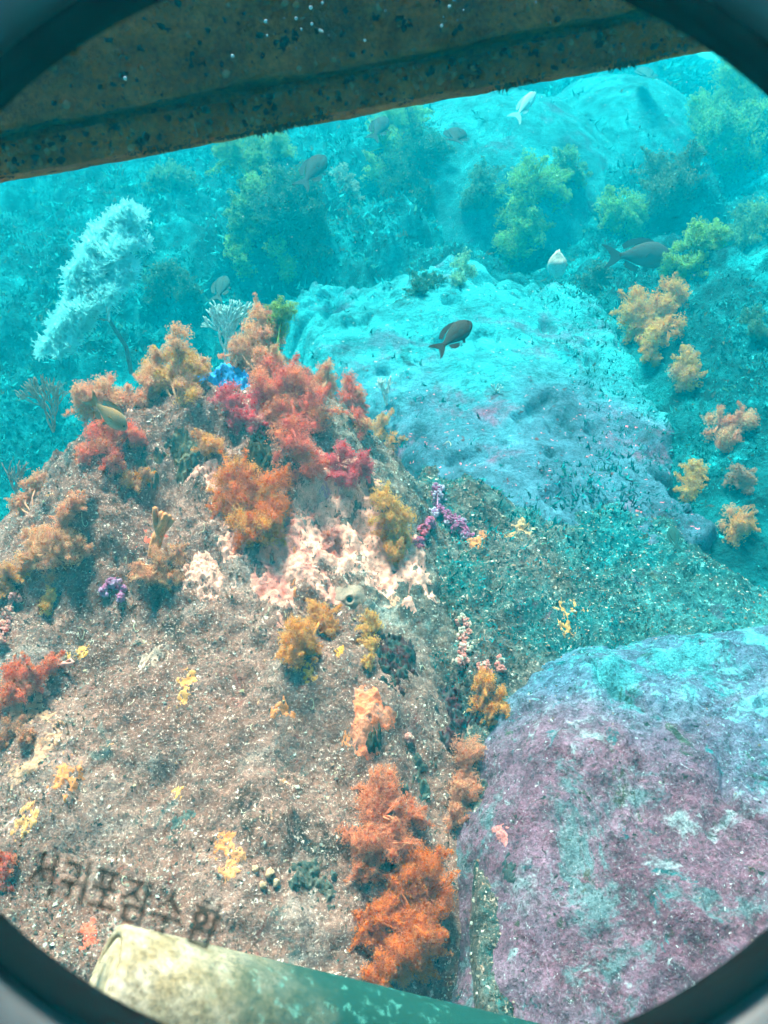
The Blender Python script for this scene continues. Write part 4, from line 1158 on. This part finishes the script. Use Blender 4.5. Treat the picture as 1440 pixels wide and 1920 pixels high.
# ------------------------------------------------------------------ fish
def make_fish(px, py, depth, length_px, heading, label, colour=(.018, .022, .026), turn=0.0, roll=0.0, belly=None, deep=1.0):
    """heading: direction of the nose in the picture, degrees anticlockwise from right; turn: nose away from (+) or towards (-) the eye"""
    L = length_px * depth / FPX / max(.35, math.cos(rad(turn)))
    c = at(px, py, depth)
    root = thing("fish", tuple(c), label, "fish", "fish over the reef")
    h = rad(heading)
    X = (math.cos(h) * RGT + math.sin(h) * UPV) * math.cos(rad(turn)) + FWD * math.sin(rad(turn))
    Zd = -math.sin(h) * RGT + math.cos(h) * UPV
    if math.cos(h) < -.01: Zd = -Zd
    Zd = Zd - X * np.dot(Zd, X); Zd /= np.linalg.norm(Zd)
    Y = np.cross(Zd, X)
    Zd, Y = Zd * math.cos(rad(roll)) + Y * math.sin(rad(roll)), Y * math.cos(rad(roll)) - Zd * math.sin(rad(roll))
    B = np.stack([X, Y, Zd])
    colour = np.array(colour, float)
    belly = colour * 1.5 if belly is None else np.array(belly)
    T = np.array([0, .015, .05, .1, .17, .26, .36, .46, .56, .66, .75, .83, .9, .96, 1.0])
    top = np.array([.0, .035, .075, .115, .155, .185, .195, .190, .172, .145, .112, .080, .056, .046, .05]) * deep
    bot = np.array([.0, .03, .06, .090, .125, .155, .170, .165, .148, .122, .092, .064, .046, .040, .044]) * deep
    wid = np.array([.0, .02, .038, .055, .070, .080, .082, .078, .068, .054, .040, .028, .018, .012, .006])
    xs = .46 - T * .76
    seg = 18
    an = np.arange(seg) * 2 * math.pi / seg
    ca, sa = np.cos(an), np.sin(an)
    hh = np.where(sa[None] > 0, top[:, None], bot[:, None]) * np.sign(sa)[None] * np.abs(sa)[None] ** .9
    V = np.stack([np.repeat(xs[:, None], seg, 1), wid[:, None] * ca[None], hh], -1) * L
    k = sstep(-.02, -.13, V[..., 2] / L).reshape(-1, 1)
    col = colour * (1 - k) + belly * k
    m = Mesh()
    n = len(T)
    q = [(i * seg + t, i * seg + (t + 1) % seg, (i + 1) * seg + (t + 1) % seg, (i + 1) * seg + t) for i in range(n - 1) for t in range(seg)]
    m.add(V.reshape(-1, 3) @ B, q, col)
    m.build("body", MAT["fish"], root)
    def fin(name, outline, th=.004, offs=(0, 0, 0), tilt=0.0, c=colour * .8):
        o = np.array(outline, float)
        k = len(o)
        P = np.stack([o[:, 0], np.zeros(k), o[:, 1]], -1)
        if tilt:
            P = np.stack([P[:, 0], P[:, 2] * math.sin(tilt), P[:, 2] * math.cos(tilt)], -1)
        P = P + np.array(offs)
        nn = np.array([0, math.cos(tilt), -math.sin(tilt)]) * th
        V = np.concatenate([P + nn, P - nn]) * L
        f = Mesh()
        f.add(V @ B, np.array([list(range(k))]), c)
        f.f.append(np.array([list(range(2 * k - 1, k - 1, -1))]))
        f.f.append(np.array([(i, k + i, k + (i + 1) % k, (i + 1) % k) for i in range(k)]))
        return f.build(name, MAT["fish"], root, smooth=False)
    d = deep
    fin("dorsal_fin", [(.24, .175 * d), (.20, .215 * d), (.10, .245 * d), (0, .25 * d), (-.10, .235 * d), (-.18, .205 * d), (-.25, .155 * d), (-.23, .095 * d), (-.14, .125 * d), (.0, .17 * d), (.15, .175 * d)])
    fin("anal_fin", [(-.02, -.155 * d), (-.08, -.21 * d), (-.16, -.20 * d), (-.23, -.14 * d), (-.215, -.06 * d), (-.12, -.105 * d)])
    fin("tail_fin", [(-.28, .045 * d), (-.36, .10), (-.46, .15), (-.545, .165), (-.47, .09), (-.415, .0), (-.47, -.09), (-.545, -.165), (-.46, -.15), (-.36, -.10), (-.28, -.04 * d)])
    fin("pelvic_fin", [(.12, -.145 * d), (.06, -.23 * d), (.02, -.215 * d), (.04, -.155 * d)])
    for sgn in (-1, 1):
        fin("pectoral_fin", [(.20, -.01), (.10, .03), (.05, .0), (.06, -.05), (.14, -.05)], offs=(0, sgn * .078, -.02), tilt=sgn * .35, c=colour * 1.3)
        e = Mesh()
        e.add((ICO2[0] * .020 + np.array([.385, sgn * .047, .035])) * L @ B, ICO2[1], (.006, .006, .007))
        e.build("eye", MAT["fish"], root)
DK = (.020, .022, .022)
make_fish(1200, 480, 4.8, 136, 3, "large dark fish with forked tail swimming right over the hollow", (.045, .035, .034), turn=8, belly=(.10, .06, .06))
make_fish(852, 630, 2.9, 98, 42, "small dark fish nosing upwards over the pale slab", (.028, .022, .018), turn=18, roll=10)
make_fish(203, 777, 2.55, 92, -42, "brown fish heading down at the left end of the rock", (.36, .19, .09), turn=10, belly=(.55, .34, .2))
make_fish(588, 320, 5.2, 92, 62, "dark fish with white tail spot rising under the beam at left centre", DK, turn=25)
make_fish(712, 240, 6.2, 70, 66, "faint dark fish touching the underside of the beam", DK, turn=30)
make_fish(857, 255, 6.2, 66, 74, "slender dark fish seen end on before the pale dome", DK, turn=52)
make_fish(985, 197, 5.6, 84, 56, "pale fish right of the dome, under the beam", (.30, .55, .52), turn=20, belly=(.6, .8, .8), deep=.62)
make_fish(415, 540, 4.4, 62, 80, "dim fish upright behind the pale sea fan", (.02, .06, .06), turn=35)
make_fish(1266, 1008, 2.9, 46, 84, "tiny dark green fish above the ledge at right", (.012, .05, .045), turn=40)
make_fish(1213, 138, 7.6, 58, 84, "very faint fish far off at the upper right", (.03, .07, .07), turn=50)
make_fish(1010, 115, 8.0, 40, 60, "smallest faint fish just below the right part of the beam", (.03, .08, .08), turn=45)

# ------------------------------------------------------------------ small odd things
def lumpy(name, centre, radii, colour, label, cat, seed, lump=.15, group=None, point=0.0, level=ICO3, second=None, mat="flesh"):
    v = level[0].copy()
    n = fbm(v[:, 0], v[:, 1], v[:, 2], f=1.6, octaves=3, seed=seed)
    v = v * (1 + lump * n)[:, None]
    if point: v[:, :2] *= (1 - point * np.clip(v[:, 2], 0, 1) ** 1.5)[:, None]
    v = v * np.array(radii)
    c = np.broadcast_to(np.array(colour, float), v.shape).copy()
    if second is not None:
        k = sstep(-.2, .4, v[:, 2] / radii[2])[:, None]; c = c * (1 - k) + np.array(second) * k
    m = Mesh(); m.add(v + centre, level[1], c)
    return tag(m.build(name, MAT[mat], origin=centre), label, cat, group)
c = at(1046, 496, 4.3)
lumpy("drifting_jelly", c, (.052, .045, .068), (.22, .50, .50), "pale egg shaped blob drifting above the dark hollow", "jelly", 5, lump=.28, point=.45, second=(.50, .44, .38))

def sea_squirt():
    h, d = hit(655, 1125)
    r = 11 / FPX * d
    root = thing("sea_squirt", tuple(h), "grey tube opening with a dark pitted mouth on the rubble", "sea squirt")
    nrm = normal(h[0], h[1]); ax = perp(nrm * .7 - FWD * .8)
    s1 = perp(np.cross(ax, UPV)); s2 = np.cross(s1, ax)
    prof = [(2.9, -.6), (2.1, -.1), (1.5, .25), (1.05, .62), (.85, .78), (.66, .70), (.55, .40), (.50, .05)]
    seg = 36
    V = []
    for k, (rr, hh) in enumerate(prof):
        for t in range(seg):
            a = t * 2 * math.pi / seg
            w = 1 + .22 * float(noise3(math.cos(a) * 1.7, math.sin(a) * 1.7, k * .35, 7))
            V.append(h + r * (rr * w * (math.cos(a) * s1 + math.sin(a) * s2) + hh * ax))
    m = Mesh(); m.add(V, grid_faces(len(prof), seg).tolist() + [(i * seg + seg - 1, i * seg, (i + 1) * seg, (i + 1) * seg + seg - 1) for i in range(len(prof) - 1)], (.30, .19, .14))
    m.build("tube", MAT["flesh"], root, origin=h)
    m = Mesh()
    V = [h + r * .1 * ax] + [h + r * (.56 * (math.cos(t * 2 * math.pi / seg) * s1 + math.sin(t * 2 * math.pi / seg) * s2) + .06 * ax) for t in range(seg)]
    m.add(V, [(0, 1 + t, 1 + (t + 1) % seg) for t in range(seg)], (.02, .03, .03))
    m.build("mouth", MAT["flesh"], root, origin=h)
sea_squirt()

for k, (px, py, rp, lab) in enumerate([(505, 1638, 10, "roundest of the pale yellow nodules left of the dark weed"), (492, 1660, 9, "pale yellow nodule lowest in its small cluster"), (478, 1630, 8, "pale yellow nodule nearest to the printed letters"), (518, 1655, 8, "pale yellow nodule next to the dark weed")]):
    h, d = hit(px, py); r = .8 * rp * d / FPX
    lumpy("nodule_sponge", h + normal(h[0], h[1]) * r * .5, (r, r, r * 1.15), (.72, .40, .24), lab, "sponge", 50 + k, lump=.5, group="pale nodules", level=ICO2, mat="crust")
h, d = hit(120, 1243)
m = Mesh(); tube(m, [at(108, 1248, d - .02), at(120, 1244, d - .025), at(132, 1245, d - .03), at(138, 1241, d - .03), at(132, 1236, d - .03), at(124, 1240, d - .028)], [.007, .007, .006, .005, .004, .003], 7, (.88, .34, .26))
tag(m.build("tube_worm", MAT["flesh"], origin=h), "tiny curled pink worm at the tip of the scarlet coral", "worm")

# ------------------------------------------------------------------ loose cover: turf, rubble, shells, motes
def scatter(n, y0, y1, power=1.0):
    y = np.exp(RNG.uniform(math.log(y0), math.log(y1), n))
    x = RNG.uniform(-.68, .68, n) * (y * .95 + .7)
    return x, y
def slope_normals(x, y, e=.02):
    gx = (ground_fast(x + e, y) - ground_fast(x - e, y)) / (2 * e)
    gy = (ground_fast(x, y + e) - ground_fast(x, y - e)) / (2 * e)
    n = np.stack([-gx, -gy, np.ones_like(gx)], -1)
    return n / np.linalg.norm(n, axis=1, keepdims=True)

def turf():
    x, y = scatter(90000, 1.7, 13)
    z = ground(x, y)
    on_near = mound_z(x, y) > z - .004
    on_pink = (pink_rock_z(x, y) > z - .004) & (y < 2.5)
    on_slab = (slab_z(x, y) > z - .004) | (ROCKS['far_rock'][0](x, y) > z - .01) | (ROCKS['sandy_rock'][0](x, y) > z - .01)
    patch = fbm(x, y, f=1.3, octaves=3, seed=301)
    on_bank = (rubble_z(x, y) > z - .004) & (RNG.uniform(0, 1, len(x)) < .6)
    keep = ~on_near & ~on_pink & ~on_bank & (~on_slab | (RNG.uniform(0, 1, len(x)) < .03 + .35 * sstep(.75, 1.25, x + .3 * patch) * (y < 5.4))) & (patch > -.55)
    x, y, z, patch = x[keep], y[keep], z[keep], patch[keep]
    n = slope_normals(x, y)
    s = .0034 * np.hypot(y, z) * RNG.uniform(.5, 1.7, len(x)) * (1 + .5 * patch)
    pal = np.array([(.008, .06, .065), (.014, .13, .14), (.025, .28, .30), (.05, .58, .62), (.16, .16, .10), (.08, .30, .22)])
    ci = RNG.choice(6, len(x), p=[.10, .26, .32, .20, .04, .08])
    p = np.stack([x, y, z - .002], -1)
    m = Mesh()
    for k in range(3):
        d = n + RNG.normal(0, .65, p.shape); d /= np.linalg.norm(d, axis=1, keepdims=True)
        e = np.cross(d, RNG.normal(0, 1, p.shape)); e /= np.linalg.norm(e, axis=1, keepdims=True)
        q = p + RNG.normal(0, .6, p.shape) * s[:, None] * np.array([1, 1, .1])
        V = np.stack([q - e * s[:, None] * .28, q + e * s[:, None] * .28, q + d * s[:, None] * 1.5], 1).reshape(-1, 3)
        c = np.repeat(pal[ci] * .68 * RNG.uniform(.7, 1.3, (len(x), 1)), 3, 0)
        m.add(V, np.arange(len(V)).reshape(-1, 3), np.clip(c, .004, .9))
    tag(m.build("turf_algae", MAT["polyp"], smooth=False), "short tufted algae over the far seabed", kind="stuff")
turf()

def rubble():
    x, y = scatter(48000, .9, 3.6)
    z = ground(x, y)
    near = mound_z(x, y) > z - .004
    pink = (pink_rock_z(x, y) > z - .004) & (y < 2.5)
    bank = rubble_z(x, y) > z - .004
    u = RNG.uniform(0, 1, len(x))
    dens = np.clip(.55 + .8 * fbm(x, y, f=2.6, octaves=3, seed=311), 0, 1)
    keep = (near & (u < .9 * dens)) | (bank & (u < .95)) | (pink & (u < .07 * dens))
    x, y, z, bank, near = x[keep], y[keep], z[keep], bank[keep], near[keep]
    n = slope_normals(x, y)
    s = .00092 * np.hypot(y, z) * np.clip(np.exp(RNG.normal(0, .5, len(x))), .3, 2.3)
    pal = np.array([(.85, .78, .68), (.62, .50, .40), (.42, .30, .22), (.26, .17, .12), (.10, .07, .05), (.60, .30, .20), (.36, .36, .32), (.80, .62, .36), (.05, .16, .15)])
    ci = RNG.choice(9, len(x), p=[.17, .17, .16, .14, .15, .07, .07, .05, .02])
    base, faces = ICO1[0], ICO1[1]
    oct_v = np.array([(1, 0, 0), (-1, 0, 0), (0, 1, 0), (0, -1, 0), (0, 0, 1), (0, 0, -1)], float)
    oct_f = np.array([(0, 2, 4), (2, 1, 4), (1, 3, 4), (3, 0, 4), (2, 0, 5), (1, 2, 5), (3, 1, 5), (0, 3, 5)])
    N_ = len(x)
    V = oct_v[None] * np.clip(1 + .35 * RNG.normal(0, 1, (N_, 6, 1)), .3, 1.7) * RNG.uniform(.45, 1.5, (N_, 1, 3))
    a = RNG.uniform(0, 2 * math.pi, N_)
    ca, sa = np.cos(a)[:, None], np.sin(a)[:, None]
    V = np.stack([V[..., 0] * ca - V[..., 1] * sa, V[..., 0] * sa + V[..., 1] * ca, V[..., 2] * .6], -1)
    V = V * s[:, None, None] + np.stack([x, y, z], -1)[:, None] + n[:, None] * (s * .15)[:, None, None]
    F = (oct_f[None] + (np.arange(N_) * 6)[:, None, None]).reshape(-1, 3)
    m = Mesh(); m.add(V.reshape(-1, 3), F, np.repeat(np.clip(pal[ci] * .68 * RNG.uniform(.6, 1.3, (N_, 1)), .01, .92), 6, 0))
    tag(m.build("shell_rubble", MAT["bits"], smooth=False), "broken shell and grit strewn over the near rock", kind="stuff")
    # tufts and stubby growths on the near rock
    x, y = scatter(30000, .9, 3.5)
    z = ground(x, y)
    near = mound_z(x, y) > z - .004
    bank = (rubble_z(x, y) > z - .004) & (RNG.uniform(0, 1, len(x)) < .5)
    dens = fbm(x, y, f=3.1, octaves=3, seed=321) + .8 * sstep(1.7, 2.4, y) + .05
    keep = (near & (dens + RNG.normal(0, .2, len(x)) > .15)) | bank
    x, y, z = x[keep], y[keep], z[keep]
    n = slope_normals(x, y)
    s = .0020 * np.hypot(y, z) * RNG.uniform(.4, 1.7, len(x))
    pal = np.array([(.10, .075, .045), (.22, .15, .09), (.38, .25, .15), (.50, .34, .22), (.05, .15, .13), (.48, .20, .14), (.60, .48, .34)])
    reg = RNG.choice(7, len(x), p=[.22, .24, .20, .10, .10, .08, .06])
    p = np.stack([x, y, z - .001], -1)
    m = Mesh()
    for k in range(3):
        d = n + RNG.normal(0, .8, p.shape); d /= np.linalg.norm(d, axis=1, keepdims=True)
        e = np.cross(d, RNG.normal(0, 1, p.shape)); e /= np.linalg.norm(e, axis=1, keepdims=True)
        V = np.stack([p - e * s[:, None] * .32, p + e * s[:, None] * .32, p + d * s[:, None] * 1.5], 1).reshape(-1, 3)
        m.add(V, np.arange(len(V)).reshape(-1, 3), np.repeat(np.clip(pal[reg] * .58 * RNG.uniform(.6, 1.4, (len(x), 1)), .004, .9), 3, 0))
    tag(m.build("brown_turf", MAT["polyp"], smooth=False), "short brown turf in the hollows of the near rock", kind="stuff")
    # white worm casts
    m = Mesh()
    for k in range(60):
        px, py = RNG.uniform(30, 900), RNG.uniform(820, 1700)
        h, d = hit(px, py)
        if RNG.uniform() > .5 + .5 * (py < 1300): continue
        r = RNG.uniform(2.5, 6) * d / FPX
        a0, t = RNG.uniform(0, 6.28), RNG.uniform(1.5, 4.5)
        q = np.linspace(0, t, 7)
        xs, ys = h[0] + r * np.cos(a0 + q), h[1] + 1.3 * r * np.sin(a0 + q)
        tube(m, np.stack([xs, ys, ground_fast(xs, ys) + .003], -1), np.full(7, .0011 * d / 2.2), 4, np.array([.85, .72, .5]) * RNG.uniform(.7, 1.1))
    tag(m.build("worm_casts", MAT["bits"]), "pale curled worm tubes dotted over the near rock", kind="stuff")
rubble()

def motes():
    n = 240
    d = RNG.uniform(1.0, 6.5, n)
    px, py = RNG.uniform(20, 1420, n), RNG.uniform(120, 1850, n)
    m = Mesh()
    tet = np.array([(1, 1, 1), (-1, -1, 1), (-1, 1, -1), (1, -1, -1)], float) * .6
    tf = np.array([(0, 1, 2), (0, 3, 1), (0, 2, 3), (1, 3, 2)])
    for k in range(n):
        c = at(px[k], py[k], d[k])
        if c[2] < ground_fast(c[0], c[1]) + .03: continue
        m.add(tet * RNG.uniform(.6, 1.3) * .0009 * d[k] ** .6 + c, tf, (.85, .88, .86))
    tag(m.build("drifting_specks", MAT["bits"]), "fine pale specks drifting in the water", kind="stuff")
motes()
